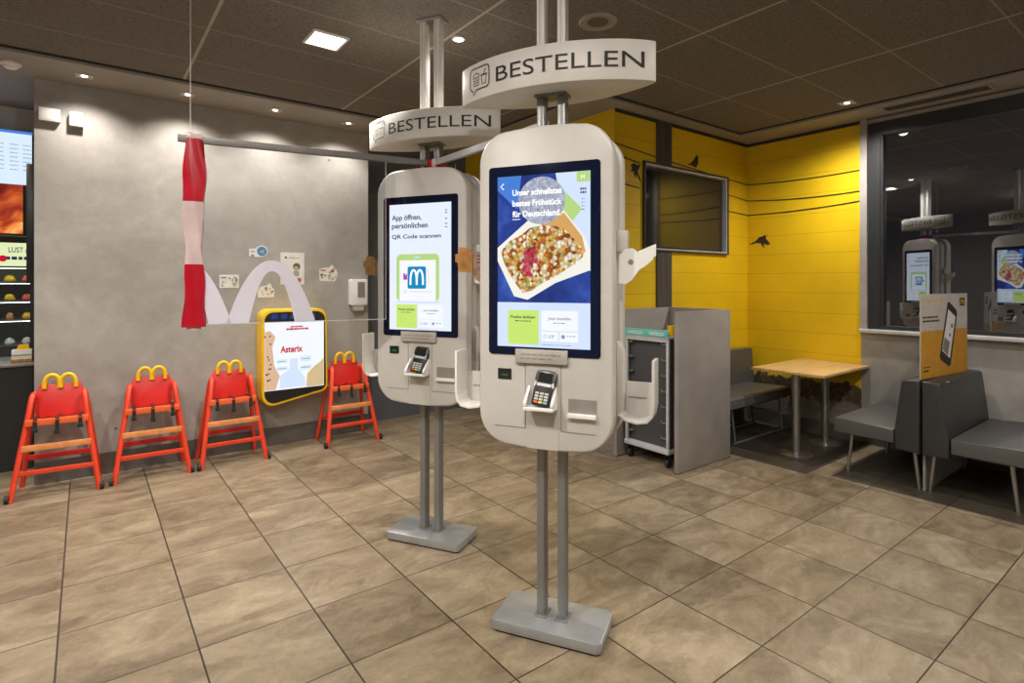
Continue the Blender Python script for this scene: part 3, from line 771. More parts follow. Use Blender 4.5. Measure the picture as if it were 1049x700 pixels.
tw = MB(); [tw.box(*q_, -.02, .03, .004) for q_ in ((-.085, .085, -.050, -.034), (-.085, .085, .034, .050), (-.085, -.071, -.034, .034), (.071, .085, -.034, .034))]; tw.m = 1; [tw.box(a_, a_+.028, -.052, -.034, -.021, .032, .003) for a_ in (-.05, .03)]
tw = tw.build('barrier_tape', ['tape_red', 'tape_white']); tw.location = (1.728, 3.095, 2.335); tw.rotation_euler = (0, 0, KR)
tag(tw, 'short red tape wound around the poles above the farther kiosk', 'barrier tape')

# ------------------------------------------------------------------ high chairs
def make_chair():
    t = thing('high_chair', 'x', 'high chair', (0, 0, 0), 0, 'red high chairs along the concrete wall')
    for s in (-1, 1):
        p = [(s*.262, -.185, 0), (s*.21, -.115, .36), (s*.172, -.06, .62), (s*.163, -.04, .70), (s*.158, -.018, .735), (s*.157, .012, .745), (s*.159, .04, .73), (s*.165, .06, .69), (s*.19, .10, .48), (s*.245, .185, 0)]
        MB().tube([Vector(q) for q in p], .017, 10, sx=1.25).build('side_frame', 'red', t, 60)
        w = MB(); w.cyl((s*.268, -.19, .03), (s*.292, -.19, .03), .03, n=16); w.cyl((s*.262, -.19, .03), (s*.296, -.19, .03), .01, n=10)
        w.build('wheel', 'rubber', t)
    MB().box(-.178, .178, -.10, .11, .532, .55, .005).build('seat', 'red', t)
    MB().box(-.188, .188, -.125, -.10, .527, .575, .005).build('seat_rail', 'orange', t)
    MB().bar((-.208, -.125, .366), (.208, -.125, .366), .045, .022, (0, 0, 1), .004).build('foot_step', 'woodstep', t)
    MB().bar((-.232, -.15, .19), (.232, -.15, .19), .034, .02, (0, 0, 1), .004).build('rung', 'red', t)
    MB().bar((-.215, .135, .235), (.215, .135, .235), .04, .018, (0, 0, 1), .004).build('rung', 'red_d', t)
    bk = [(-.135, .56), (.135, .56), (.15, .60), (.142, .76), (.13, .80), (.118, .812), (.045, .80), (0, .805), (-.045, .80), (-.118, .812), (-.13, .80), (-.142, .76), (-.15, .60)]
    MB().prism(bk, 0, .018, lambda p, q, a: (p, .02+a+(q-.56)*.22, q), .004).build('backrest', 'red_d', t)
    h = MB()
    for s in (-1, 1):
        pth = [(s*.050+.046*math.cos(PI*k/12), .06, .80+.078*math.sin(PI*k/12)**.8) for k in range(13)]
        h.tube([(pth[0][0], .06, .775)]+pth+[(pth[-1][0], .06, .775)], .0145, 10, sx=1.2)
    h.build('handle', 'yellow', t, 60)
    for x, z0 in ((-.13, .49), (0, .465), (.14, .495)):
        st = MB(); st.box(x-.012, x+.012, -.132, -.127, z0, .56); st.box(x-.017, x+.017, -.137, -.124, z0-.012, z0+.022, .003); st.box(x-.012, x+.012, -.132, .02, .572, .576)
        st.build('strap', 'black', t)
    return t
ch = make_chair()
spots = [(-.165, 5.60, R(-4), 'red high chair beside the black counter, first in the row'),
         (.445, 5.595, R(-2), 'red high chair second from the black counter, between two others'),
         (1.045, 5.575, 0, 'red high chair directly beside the left edge of the yellow framed screen'),
         (2.12, 5.56, 0, 'red high chair standing alone right of the yellow framed screen')]
for i, (x, y, r, lb) in enumerate(spots):
    o = ch if i == 0 else copy_tree(ch)
    o.location = (x, y, 0); o.rotation_euler.z = r; o['label'] = lb

# ------------------------------------------------------------------ yellow framed game screen on the wall
gs = thing('wall_game_screen', 'yellow framed touch screen mounted low on the concrete wall', 'touch screen', (1.615, 5.8, .436))
def G(x, z, y=0): return ((x-1.34)*.984+1.306-1.615, y*1.53 if y > -.158 else y-.085, .436+(z-.415)*.982-.436)
out = []
def corner(cx, cz, r, a0, a1, n=7): return [(cx+r*math.cos(R(a0+(a1-a0)*k/n)), cz+r*math.sin(R(a0+(a1-a0)*k/n))) for k in range(n+1)]
ol = corner(1.44, .515, .10, 180, 276) + corner(1.90, .57, .07, 285, 360) + corner(1.87, 1.255, .09, 0, 90) + corner(1.43, 1.255, .09, 90, 180)
MB().prism(ol, -.16, 0, lambda p, q, a: G(p, q, a), .012, 3).build('frame', 'yellow', gs, 40)
def inset(pl, k, cx=1.645, cz=.87): return [(cx+(x-cx)*k, cz+(z-cz)*(k+.012)) for x, z in pl]
MB().prism(inset(ol, .93), -.1625, -.15, lambda p, q, a: G(p, q, a)).build('glass_front', 'bezel_k', gs)
sc = MB().prism(rect(1.362, 1.925, .565, 1.222), -.1655, -.16, lambda p, q, a: G(p, q, a)).build('display', 'e_white2', gs)
mp = lambda d: (lambda x, z: G(x, z, -.1658-d))
s = MB(); s.flat([(1.364, .57), (1.46, .57), (1.50, .70), (1.45, .80), (1.43, .98), (1.46, 1.08), (1.41, 1.14), (1.364, 1.13)], mp(0)); s.build('left_border', 'e_peach', sc)
s = MB(); s.flat([(1.75, .57), (1.922, .57), (1.922, .84), (1.88, .80), (1.83, .77), (1.76, .70)], mp(0)); s.build('right_border', 'e_crust', sc)
s = MB(); s.flat([(1.50, .58), (1.74, .58), (1.74, .66), (1.67, .76), (1.67, .86), (1.59, .86), (1.59, .76), (1.50, .70)], mp(.0005)); s.build('blue_figure', 'e_sky', sc)
for q_ in ((1.47, 1.57, .82, .86), (1.47, 1.57, .75, .79), (1.69, 1.80, .82, .88), (1.69, 1.80, .74, .79)): MB().flat(rect(*q_), mp(.0005)).build('menu_tile', 'e_menu', sc)
s = MB(); bars(s, 1.48, 1.56, .833, .01, mp(.001)); bars(s, 1.70, 1.79, .845, .01, mp(.001)); bars(s, 1.48, 1.56, .765, .01, mp(.001)); bars(s, 1.70, 1.79, .76, .01, mp(.001)); s.build('menu_lines', 'e_grey', sc)
MB().text('Asterix', 1.505, .925, .062, mp(.001), w=.21, bold=.035).build('lettering', 'e_red', sc)
s = MB(); bars(s, 1.60, 1.72, 1.165, .014, mp(.001), .01, .03); bars(s, 1.56, 1.77, 1.14, .018, mp(.001), .015, .04); s.build('top_lines', 'e_red', sc)
s = MB()
for k in range(14):
    x, z = random.uniform(1.365, 1.42), random.uniform(.6, 1.1); s.flat(circ(x, z, .008, 7), mp(.001))
s.build('spots', 'ink', sc)
s = MB()
for k in range(5): s.flat(rect(1.42+.09*k, 1.48+.09*k, 1.25, 1.30), mp(-.002))
s.build('top_icons', 'e_navy', gs)

# ------------------------------------------------------------------ things on the concrete wall
YW = 5.8
def sticker(name, label, cat, poly, marks, group=None):
    cx = sum(p[0] for p in poly)/len(poly); cz = sum(p[1] for p in poly)/len(poly)
    mb = MB(); mb.prism([(x-cx, z-cz) for x, z in poly], -.002, 0)
    for i, (pl, mi) in enumerate(marks):
        mb.m = mi; mb.flat([(x, z) for x, z in pl], lambda x, z: (x-cx, -.0026-.0004*(i % 5), z-cz))
    mb.m = 0
    o = mb.build(name, ['paper', 'frame_dk', 'e_blue_p', 'amber', 'tape_red', 'skin', 'teal'] if False else STM); o.location = (cx, YW, cz)
    return tag(o, label, cat, group)
M['pr_blue'] = pm('blue_print', (.05, .20, .42), .6); M['pr_tan'] = pm('tan_print', (.50, .38, .22), .6); M['pr_dark'] = pm('dark_print', (.10, .08, .07), .6); M['pr_red'] = pm('red_print', (.55, .06, .05), .6); M['pr_teal'] = pm('grey_green_print', (.30, .36, .30), .6)
STM = ['paper', 'pr_dark', 'pr_blue', 'pr_tan', 'pr_red', 'pr_teal']
GR = 'stickers on the concrete wall'
def blobs(x0, x1, z0, z1, n, r, mats):
    o = []
    for k in range(n):
        x, z = random.uniform(x0, x1), random.uniform(z0, z1); rr = random.uniform(.5, 1)*r
        o.append(([(x+rr*math.cos(a)*random.uniform(.6, 1.1), z+rr*math.sin(a)*random.uniform(.6, 1.1)) for a in [2*PI*q/7 for q in range(7)]], random.choice(mats)))
    return o
sticker('wall_sticker', 'white sticker with a round blue patch, highest on the concrete wall', 'sticker', [(1.246, 1.855), (1.36, 1.85), (1.40, 1.87), (1.418, 1.91), (1.405, 1.95), (1.365, 1.967), (1.325, 1.955), (1.305, 1.935), (1.246, 1.93)],
        [(circ(1.362, 1.908, .045), 2), ([(1.335, 1.905), (1.385, 1.93), (1.38, 1.88)], 5), (rect(1.262, 1.297, 1.90, 1.907), 1), (rect(1.262, 1.293, 1.86, 1.872), 2)], GR)
sticker('wall_sticker', 'small white rectangular sticker left of the frosted arch', 'sticker', rrect(.99, 1.157, 1.553, 1.678, .008), [(rect(1.005, 1.05, 1.645, 1.655), 1)]+blobs(1.07, 1.14, 1.575, 1.655, 9, .02, [1, 3, 5, 3])+blobs(1.01, 1.06, 1.575, 1.62, 4, .016, [3, 5]), GR)
sticker('wall_sticker', 'small white sticker seen under the frosted arch', 'sticker', [(1.325, 1.46), (1.475, 1.46), (1.475, 1.54), (1.455, 1.555), (1.44, 1.60), (1.405, 1.575), (1.35, 1.565), (1.325, 1.52)], blobs(1.345, 1.46, 1.48, 1.56, 10, .018, [1, 3, 3, 5]), GR)
sticker('wall_sticker', 'white cut-out sticker nearest the wall dispenser', 'sticker', [(1.922, 1.62), (2.08, 1.615), (2.098, 1.65), (2.11, 1.70), (2.095, 1.745), (2.05, 1.79), (2.02, 1.76), (1.955, 1.755), (1.918, 1.74)], [(rect(1.93, 1.985, 1.725, 1.737), 4)]+blobs(2.02, 2.09, 1.64, 1.75, 9, .022, [3, 5, 3, 1])+blobs(1.94, 1.985, 1.65, 1.70, 4, .018, [1, 4]), GR)
sticker('notice_poster', 'white paper poster behind the top of the frosted arch', 'poster', rect(1.535, 1.765, 1.585, 1.905), [(circ(1.585, 1.855, .012, 10), 1), (rect(1.62, 1.72, 1.85, 1.856), 3), (circ(1.69, 1.765, .036, 14), 1), (circ(1.685, 1.748, .024, 12), 3), (rect(1.66, 1.715, 1.67, 1.72), 5), (rect(1.70, 1.735, 1.61, 1.65), 4), (rect(1.56, 1.64, 1.63, 1.636), 3)])
d = thing('wall_dispenser', 'white box dispenser with a small grey window on the concrete wall', 'dispenser', (2.315, YW, 1.36))
MB().prism(rrect(-.092, .092, 0, .28, .02), -.09, 0, None, .008).build('case', 'white_bright', d)
MB().prism(rrect(-.02, .06, .085, .25, .008), -.093, -.085).build('window_panel', 'core', d)
MB().prism([(-.06, 0), (.06, 0), (.05, -.055), (-.05, -.055)], -.075, -.01).build('nozzle', 'white2', d)
for nm, lb, x0, x1, z0, z1 in (('wall_control_box', 'wider of two white boxes high on the concrete wall near its end', -.296, -.163, 2.885, 2.988), ('wall_control_box', 'square one of two white boxes high on the concrete wall', -.108, -.018, 2.872, 2.985)):
    d = thing(nm, lb, 'wall box', ((x0+x1)/2, YW, z0), 0, 'white boxes on the concrete wall'); w = (x1-x0)/2
    MB().box(-w, w, -.06, 0, 0, z1-z0, .006).build('case', 'white', d)
    MB().box(-w+.01, w-.01, -.063, -.055, .012, z1-z0-.012, .003).build('cover', 'white', d)
    MB().cyl((w*.3, -.0625, (z1-z0)*.6), (w*.3, -.0645, (z1-z0)*.6), .005, n=10).build('light_dot', 'seam', d)

# ------------------------------------------------------------------ ceiling fittings
def downlight(label, x, y, z, s, kind='square', lamp='lamp_s', group='small recessed ceiling spots'):
    d = thing('recessed_downlight', label, 'ceiling light', (x, y, z), 0, group)
    if kind == 'square':
        fr = MB()
        for a in (rect(-s, s, -s, -s*.72), rect(-s, s, s*.72, s), rect(-s, -s*.72, -s*.72, s*.72), rect(s*.72, s, -s*.72, s*.72)): fr.prism(a, -.008, .002, lambda p, q, a_: (p, q, a_))
        fr.build('frame', 'white2', d)
        MB().prism(rect(-s*.72, s*.72, -s*.72, s*.72), -.003, .001, lambda p, q, a_: (p, q, a_)).build('reflector', 'white2', d)
        MB().lathe([(s*.36, 0), (s*.36, -.006)], (0, 0, -.001), 20).build('bulb', lamp, d)
    else:
        MB().lathe([(s, .001), (s, -.006), (s*.75, -.008), (s*.72, -.003)], (0, 0, 0), 24).build('frame', 'white_bright', d)
        MB().lathe([(s*.72, -.003), (s*.7, -.007)], (0, 0, 0), 20).build('bulb', lamp, d)
    return d
order = ['first', 'second', 'third', 'fourth']
for i, x in enumerate((-.01, .695, 1.41, 2.115)):
    downlight('small square soffit spot above the concrete wall, %s from its counter end' % order[i], x, 5.50, SZ, .055)
downlight('small square ceiling spot beside the soffit above the yellow corner', 5.53, 2.20, CZ, .06)
downlight('bright small round ceiling spot near the farther kiosk pole', 2.0, 3.215, CZ, .045, 'round')
d = thing('ceiling_panel_light', 'brightest square ceiling panel light, above the frosted arch', 'ceiling light', (1.293, 3.775, CZ))
fr = MB()
for a in (rect(-.12, .12, -.12, -.103), rect(-.12, .12, .103, .12), rect(-.12, -.103, -.103, .103), rect(.103, .12, -.103, .103)): fr.prism(a, -.012, .002, lambda p, q, a_: (p, q, a_))
fr.build('frame', 'white_bright', d)
MB().prism(rect(-.104, .104, -.104, .104), -.006, .001, lambda p, q, a_: (p, q, a_)).build('diffuser', 'lamp', d)
d = thing('ceiling_speaker', 'round brown ceiling speaker above the nearer kiosk sign', 'speaker', (2.565, 2.47, CZ))
MB().lathe([(.12, .001), (.12, -.008), (.108, -.012), (.104, -.006)], n=36).build('ring', 'soffit', d)
MB().lathe([(.105, -.004), (.05, -.007), (.01, -.008)], n=36).build('grille', 'plinth', d)
d = thing('smoke_detector', 'small white smoke detector on the soffit near the menu screen', 'smoke detector', (-.44, 5.51, SZ))
MB().lathe([(.062, .001), (.062, -.016), (.05, -.022)], n=28).build('base_ring', 'white_bright', d)
MB().lathe([(.045, -.02), (.042, -.034), (.028, -.044), (.01, -.046)], n=28).build('sensor_head', 'white_bright', d)
d = thing('air_vent', 'long slatted air vent in the soffit above the window', 'air vent', (5.93, 1.65, SZ))
fr = MB()
for a in (rect(-.10, .10, -.40, -.38), rect(-.10, .10, .38, .40), rect(-.10, -.08, -.38, .38), rect(.08, .10, -.38, .38)): fr.prism(a, -.008, .002, lambda p, q, a_: (p, q, a_))
fr.build('frame', 'soffit', d)
MB().prism(rect(-.08, .08, -.38, .38), -.001, .001, lambda p, q, a_: (p, q, a_)).build('backing', 'gap', d)
sl = MB()
for k in range(4): sl.box(-.066+k*.04, -.054+k*.04, -.38, .38, -.004, -.001)
sl.build('slats', 'plinth', d)

# ------------------------------------------------------------------ television on the yellow wall
tv = thing('wall_television', 'switched-off flat television in a silver box frame on the yellow wall', 'television', (5.02, 3.54, TZ0))
W_, H_ = (TX1-TX0)/2, TZ1-TZ0
fr = MB()
for a in (rect(-W_, W_, 0, .018), rect(-W_, W_, H_-.022, H_), rect(-W_, -W_+.018, .018, H_-.022), rect(W_-.018, W_, .018, H_-.022)): fr.prism(a, -.02, .17)
fr.build('box_frame', 'silver', tv)
e = MB()
for a in (rect(-W_-.012, W_+.012, -.012, .006), rect(-W_-.012, W_+.012, H_-.006, H_+.012), rect(-W_-.012, -W_+.006, .006, H_-.006), rect(W_-.006, W_+.012, .006, H_-.006)): e.prism(a, -.03, -.002)
e.build('front_trim', 'frame_dk', tv)
tp_ = MB().box(-W_+.02, W_-.034, .025, .12, .02, H_-.034, .006).build('screen_housing', 'black', tv)
MB().flat(rect(-W_+.035, W_-.05, .04, H_-.05), lambda x, z: (x, .0245, z)).build('screen_glass', 'tvglass', tp_)
MB().box(-.12, .02, .018, .04, .024, .036, .003).build('sensor_bar', 'black', tv)

# birds printed on the yellow walls
def bird(label, pts, mapf, loc):
    b = MB(); b.flat(pts, mapf) if not isinstance(pts[0], list) else [b.flat(p, mapf) for p in pts]
    o = b.build('bird_decal', 'brown_bird'); o.location = loc
    return tag(o, label, 'wall decal', 'birds printed on the yellow walls')
fx = lambda x, z: (x, 0, z)
fz = lambda y, z: (0, y, z)
bird('dark flying bird printed on the yellow wall left of the television', [[(-.07, .05), (-.02, .075), (.03, .055), (.075, .085), (.055, .035), (.03, .0), (.05, -.035), (.085, -.10), (.055, -.085), (.015, -.03), (-.02, -.04), (-.03, -.005), (-.075, -.02), (-.05, .02)], [(-.02, -.035), (.0, -.075), (.012, -.03)]], fx, (4.19, 3.537, 2.675))
bird('dark bird perched on the printed wire above the television', [[(-.13, -.045), (-.05, -.04), (0, -.055), (.05, -.045), (.075, 0), (.07, .05), (.085, .06), (.065, .07), (.05, .085), (.03, .065), (.0, .03), (-.05, -.015)], [(.01, -.05), (.012, -.085), (.02, -.085), (.022, -.05)]], fx, (5.13, 3.537, 2.885))
bird('dark flying bird printed on the yellow wall above the oak table', [[(.155, -.03), (.07, .005), (.03, .045), (-.02, .055), (-.05, .075), (-.055, .03), (-.11, -.035), (-.08, -.05), (-.04, -.03), (-.01, -.06), (.0, -.025), (.06, -.015), (.10, -.03)], [(-.03, -.03), (-.045, -.085), (-.015, -.05)], [(-.02, .04), (-.085, .075), (-.04, .03)]], fz, (6.178, 3.37, 2.08))

# ------------------------------------------------------------------ tray station, trolley
ts_ = thing('tray_station', 'grey laminate tray return enclosure beside the yellow corner', 'enclosure', (4.3, 3.2, 0))
def TS(x0, x1, y0, y1, z0, z1, nm, mt='laminate', bev=.003): return MB().box(x0-4.3, x1-4.3, y0-3.2, y1-3.2, z0, z1, bev).build(nm, mt, ts_)
TS(3.925, 4.705, 2.86, 2.90, .005, 1.357, 'front_panel')
TS(4.66, 4.70, 2.902, 3.50, .005, 1.357, 'side_panel')
TS(3.885, 4.70, 3.502, 3.538, .005, 1.357, 'rear_panel')
TS(3.925, 4.70, 2.868, 2.892, 0, .006, 'foot_strip', 'gap', 0)
tr = thing('tray_trolley', 'dark tray trolley with aluminium frame inside the laminate enclosure', 'trolley', (4.28, 3.225, 0))
def TR(x0, x1, y0, y1, z0, z1, nm, mt, par=tr, bev=.003): return MB().box(x0-4.28, x1-4.28, y0-3.225, y1-3.225, z0, z1, bev).build(nm, mt, par)
for x in (3.96, 4.575):
    for y in (2.985, 3.44): TR(x, x+.026, y, y+.026, .13, 1.13, 'post', 'silver')
TR(3.97, 4.59, 2.993, 3.003, .15, 1.12, 'side_sheet', 'trolley'); TR(3.97, 4.59, 3.45, 3.46, .15, 1.12, 'side_sheet', 'trolley')
TR(4.57, 4.58, 3.0, 3.45, .15, 1.12, 'back_sheet', 'trolley')
TR(3.95, 4.60, 2.98, 3.47, .125, .165, 'bottom_frame', 'silver')
tt = TR(3.95, 4.60, 2.98, 3.47, 1.115, 1.135, 'top_frame', 'silver')
TR(3.945, 3.965, 2.985, 3.465, 1.128, 1.19, 'teal_strip', 'teal')
q = MB(); mpt = lambda y, z: (3.9435-4.28, y-3.225, z)
for zz in (1.145, 1.16): bars(q, 3.02, 3.18, zz, .008, mpt); bars(q, 3.25, 3.43, zz, .008, mpt)
q.build('strip_print', 'white_bright', tr)
for y0, y1 in ((3.003, 3.06), (3.39, 3.45)):
    r_ = MB()
    for k in range(7): r_.box(3.962-4.28, 3.978-4.28, y0-3.225, y1-3.225, .25+k*.135, .258+k*.135); r_.box(3.962-4.28, 3.97-4.28, (y1 if y0 < 3.2 else y0)-3.225-.004, (y1 if y0 < 3.2 else y0)-3.225+.004, .25+k*.135, .275+k*.135)
    for k in range(7): r_.box(3.978-4.28, 4.57-4.28, y0-3.225, (y0+.02 if y0 < 3.2 else y1)-3.225, .25+k*.135, .255+k*.135)
    r_.build('tray_runners', 'alu', tr)
for x in (4.0, 4.55):
    for y in (3.015, 3.435):
        c_ = MB(); xx, yy = x-4.28, y-3.225
        c_.cyl((xx, yy-.012, .035), (xx, yy+.012, .035), .035, n=18)
        c_.box(xx-.02, xx+.02, yy-.018, yy-.013, .03, .11); c_.box(xx-.02, xx+.02, yy+.013, yy+.018, .03, .11); c_.box(xx-.03, xx+.03, yy-.025, yy+.025, .11, .127)
        c_.build('caster', 'rubber', tr)
TR(4.0, 4.012, 3.004, 3.449, .166, 1.11, 'inner_panel', 'trolley')
TR(3.955, 3.962, 3.012, 3.44, 1.085, 1.116, 'top_bar', 'silver')
cp = thing('yellow_cup', 'small yellow cup on top of the tray trolley', 'cup', (4.05, 3.02, 1.136))
MB().lathe([(.026, 0), (.036, .085), (.034, .085), (.025, .006)], n=22).build('cup_body', 'yellow', cp)
MB().lathe([(.0375, .082), (.0375, .09), (.033, .09), (.033, .083)], n=22).build('rim', 'yellow', cp)

# ------------------------------------------------------------------ table
tb = thing('cafe_table', 'oak topped table on two steel columns before the yellow wall', 'table', (5.66, 2.575, 0))
MB().box(-.51, .51, -.335, .335, .757, .783, .004).build('table_top', 'oak', tb)
for x in (-.38, .22):
    lg = MB().cyl((x, -.035, .012), (x, -.035, .757), .036, n=24).build('leg', 'steel', tb)
    MB().lathe([(.145, 0), (.145, .006), (.12, .012), (.04, .016)], (x, -.035, .002), 36).build('base_disc', 'steel', lg)
MB().box(-.45, .33, -.10, .03, .745, .758).build('under_bracket', 'black', tb)

# ------------------------------------------------------------------ benches
def XP(p, q, a): return (a, p, q)
def booth(label, x0, x1, y0, s, group='grey vinyl booth benches'):
    """s=+1 faces +Y. y0 = back plane"""
    t = thing('booth_bench', label, 'bench', ((x0+x1)/2, y0, 0), 0, group)
    X0, X1 = -(x1-x0)/2, (x1-x0)/2
    sg_ = lambda pl: [(s*p, q) for p, q in pl]
    MB().prism(sg_([(0, .29), (0, .85), (.105, .845), (.118, .83), (.165, .44), (.16, .30)]), X0, X1, XP, .008, 3).build('backrest', 'bench', t)
    MB().prism(sg_([(.172, .335), (.60, .335), (.618, .35), (.612, .452), (.595, .466), (.172, .445)]), X0+.01, X1, XP, .012, 3).build('seat', 'bench_l', t)
    for x in (X0+.09, X1-.14):
        for a, b in (((.055, .30), (.025, .0)), ((.50, .335), (.535, 0))):
            MB().cyl((x, s*a[0], a[1]), (x+.0, s*b[0], b[1]), .0155, .012, 14).build('leg', 'steel', t)
    MB().box(X0+.08, X1-.12, min(s*.06, s*.5), max(s*.06, s*.5), .315, .335).build('under_frame', 'frame_dk', t)
    return t
booth('grey booth bench facing the oak table, back to back with another', 5.05, 6.13, 1.502, 1)
booth('grey booth bench facing away from the oak table, cut by the frame', 5.05, 6.13, 1.482, -1)
struct(bx('trim_9', 'concrete2', 5.13, 6.16, 1.484, 1.500, 0, .80))
bb = thing('wall_bench', 'light grey bench with high back against the yellow wall behind the table', 'bench', (5.43, 3.5, 0))
MB().prism([(.02, .40), (.02, .855), (-.055, .85), (-.085, .46), (-.085, .40)], -.70, .69, XP, .008, 3).build('backrest', 'bench_l', bb)
MB().prism([(-.02, .40), (-.545, .385), (-.56, .40), (-.55, .478), (-.535, .49), (-.02, .475)], -.70, .58, XP, .012, 3).build('seat', 'bench_l', bb)
for y in (-.45, -.12):
    for x, dx in ((-.42, .1), (.50, .1)):
        MB().cyl((x+dx*.2, y, .40), (x+dx*.95, y, .012), .011, n=10).build('leg', 'alu', bb)
    MB().cyl((-.36, y, .012), (.68, y, .012), .011, n=10).build('floor_runner', 'alu', bb)
for x in (-.40, .53): MB().cyl((x, -.45, .2), (x, -.12, .2), .009, n=8).build('cross_bar', 'alu', bb)

# ------------------------------------------------------------------ poster board standing on the bench backs
px0, py0, px1, py1 = 5.12, 1.515, 5.955, 1.43
ang = math.atan2(py1-py0, px1-px0); BW = math.hypot(px1-px0, py1-py0); BH = .66
M['card_stock'] = pm('card_stock', (.52, .48, .43), .6); M['pr_orange'] = pm('orange_print', (.58, .27, .012), .5); M['pr_sand'] = pm('sand_print', (.62, .45, .22), .6)
pb = thing('advert_board', 'white and orange card with a phone picture standing on the bench backs', 'poster board', (px0, py0, .852), ang)
MB().box(0, BW, -.004, .004, 0, BH).build('card', 'card_stock', pb)
V = lambda k: (lambda u, v: (u*BW, -.0045-.0004*k, BH*(1-v)))
MB().flat(rect(0, 1, .44, 1), V(0)).build('orange_half', 'pr_orange', pb)
ph = MB().flat([(.55, .12), (.58, .095), (.74, .20), (.765, .25), (.62, .885), (.58, .90), (.40, .80), (.385, .75)], V(1)).build('phone_picture', 'ink', pb)
MB().flat([(.565, .19), (.725, .29), (.60, .80), (.43, .69)], V(2)).build('phone_screen', 'white_bright', ph)
q = MB(); q.flat([(.485, .53), (.60, .60), (.555, .765), (.44, .68)], V(3)); q.flat(circ(.645, .40, .025, 12, .03), V(3)); q.flat(circ(.60, .51, .02, 12, .025), V(3)); q.build('screen_tiles', 'core', ph)
q = MB(); q.flat(rect(.82, .94, .055, .155), V(1)); q.build('logo_square', 'ink', pb)
q = MB()
for st in golden_m(.88, -.14, .08, .055): q.stroke(st, .014, lambda u, z: V(2)(u, -z))
q.build('logo_arches', 'yellow', pb)
q = MB(); bars(q, .04, .48, .06, .035, V(1), .03, .07, .012); bars(q, .04, .26, .15, .02, V(1), .03, .06, .012); bars(q, .2, .3, .2, .015, V(1), .02, .04, .012); q.build('sand_lines', 'pr_sand', pb)
q = MB(); bars(q, .04, .34, .265, .022, V(1), .03, .06, .01); bars(q, .04, .38, .31, .022, V(1), .03, .06, .01); bars(q, .05, .2, .86, .012, V(1), .03, .05, .01); bars(q, .05, .16, .90, .022, V(1), .03, .05, .01); q.build('dark_lines', 'ink', pb)

# ------------------------------------------------------------------ service counter at the left edge
ct = thing('service_counter', 'black service counter at the end of the concrete wall', 'counter', (-2.2, 6.7, 0))
MB().box(-2.0, 1.835, -.35, .30, .0, .885).build('front_panel', 'counter', ct)
MB().box(-2.02, 1.85, -.37, .32, .885, .91, .003).build('worktop', 'alu_d', ct)
mb_ = thing('menu_screen', 'lit menu screen with burger picture above the service counter', 'menu screen', (-1.15, 6.8, 2.03))
MB().box(-.9, .757, 0, .06, 0, .96, .004).build('housing', 'black', mb_)
MB().flat(rect(-.9, .753, .47, .935), lambda x, z: (x, -.001, z)).build('price_panel', 'e_menu', mb_)
MB().flat(rect(-.9, .69, .02, .47), lambda x, z: (x, -.001, z)).build('picture_panel', 'burger', mb_)
q = MB()
for cx_ in (.50, .60, .69):
    for k in range(7): bars(q, cx_, cx_+.06, .60+.038*k, .010, lambda x, z: (x, -.002, z), .01, .03)
q.build('price_lines', 'e_price', mb_)
MB().box(-.9, .757, -.003, .0, .935, .96).build('top_edge', 'e_skyd', mb_)
pn = thing('side_display', 'narrow black display panel beside the menu screen at the wall end', 'display panel', (-.385, 6.55, 1.60))
MB().box(-.035, .05, -.01, .03, 0, 1.06, .003).build('panel', 'black', pn)
MB().box(-.01, .02, 0, .02, -.69, .01).build('stand', 'black', pn)
fs = thing('food_cabinet', 'glass food cabinet with lit sign and snacks on the back counter', 'display cabinet', (-1.0, 7.36, 0))
MB().box(-.8, .75, -.3, .35, 0, 1.0).build('base_case', 'black', fs)
MB().box(-.8, .75, .33, .35, 1.0, 2.0).build('back_panel', 'core', fs)
for z in (1.0, 1.24, 1.42, 1.60): MB().box(-.8, .75, -.28, .33, z, z+.012).build('shelf', 'alu', fs)
sg2 = MB().box(-.8, .62, -.3, -.26, 1.76, 1.98, .004).build('lit_sign', 'e_signg', fs)
q = MB(); q.text('LUST auf', .42, 1.89, .05, lambda x, z: (x, -.302, z), w=.18, bold=.01); bars(q, .40, .60, 1.82, .03, lambda x, z: (x, -.302, z), .02, .05, .01); q.build('lettering', 'e_ink', sg2)
q = MB(); q.flat(circ(.30, 1.87, .05), lambda x, z: (x, -.302, z)); q.flat(circ(.38, 1.83, .03), lambda x, z: (x, -.302, z)); q.build('berry_print', 'e_red', sg2)
q = MB(); q.add([(-.8, -.29, 1.0), (.75, -.29, 1.0), (.75, -.29, 1.72), (-.8, -.29, 1.72)], [[0, 1, 2, 3]]); q.build('glass_front', 'cab_glass', fs)
snk = [('orange', 1.612), ('woodstep', 1.432), ('white_bright', 1.252), ('oak', 1.012)]
for r_, (mt, z) in enumerate(snk):
    for k in range(5):
        x = .17+k*.125; w = random.uniform(.03, .045)
        b = MB().lathe([(w*.7, 0), (w, .012), (w*.96, .03), (w*.65, .055), (w*.15, .064)], n=14).build('snack', random.choice(['orange', 'woodstep', 'oak', 'yellow', 'white_bright', 'red', 'pr_teal']))
        b.location = (-1.0+x, 7.18+random.uniform(-.03, .05), z); tag(b, 'small snack on the shelves of the glass food cabinet', 'snack', 'snacks in the food cabinet')
for z in (1.235, 1.415, 1.595, 1.74): MB().box(.1, .74, -.27, -.25, z-.004, z).build('shelf_light', 'e_lampsoft', fs)
bxs = thing('snack_box', 'clear box of snacks with yellow lid on the counter end', 'snack box', (-.435, 6.48, .91))
MB().box(-.075, .06, -.05, .05, .006, .11, .004).build('box_body', 'paper', bxs)
MB().box(-.078, .063, -.053, .053, 0, .03, .003).build('box_base', 'amber', bxs)
MB().box(-.079, .064, -.054, .054, .062, .068).build('dark_band', 'core', bxs)
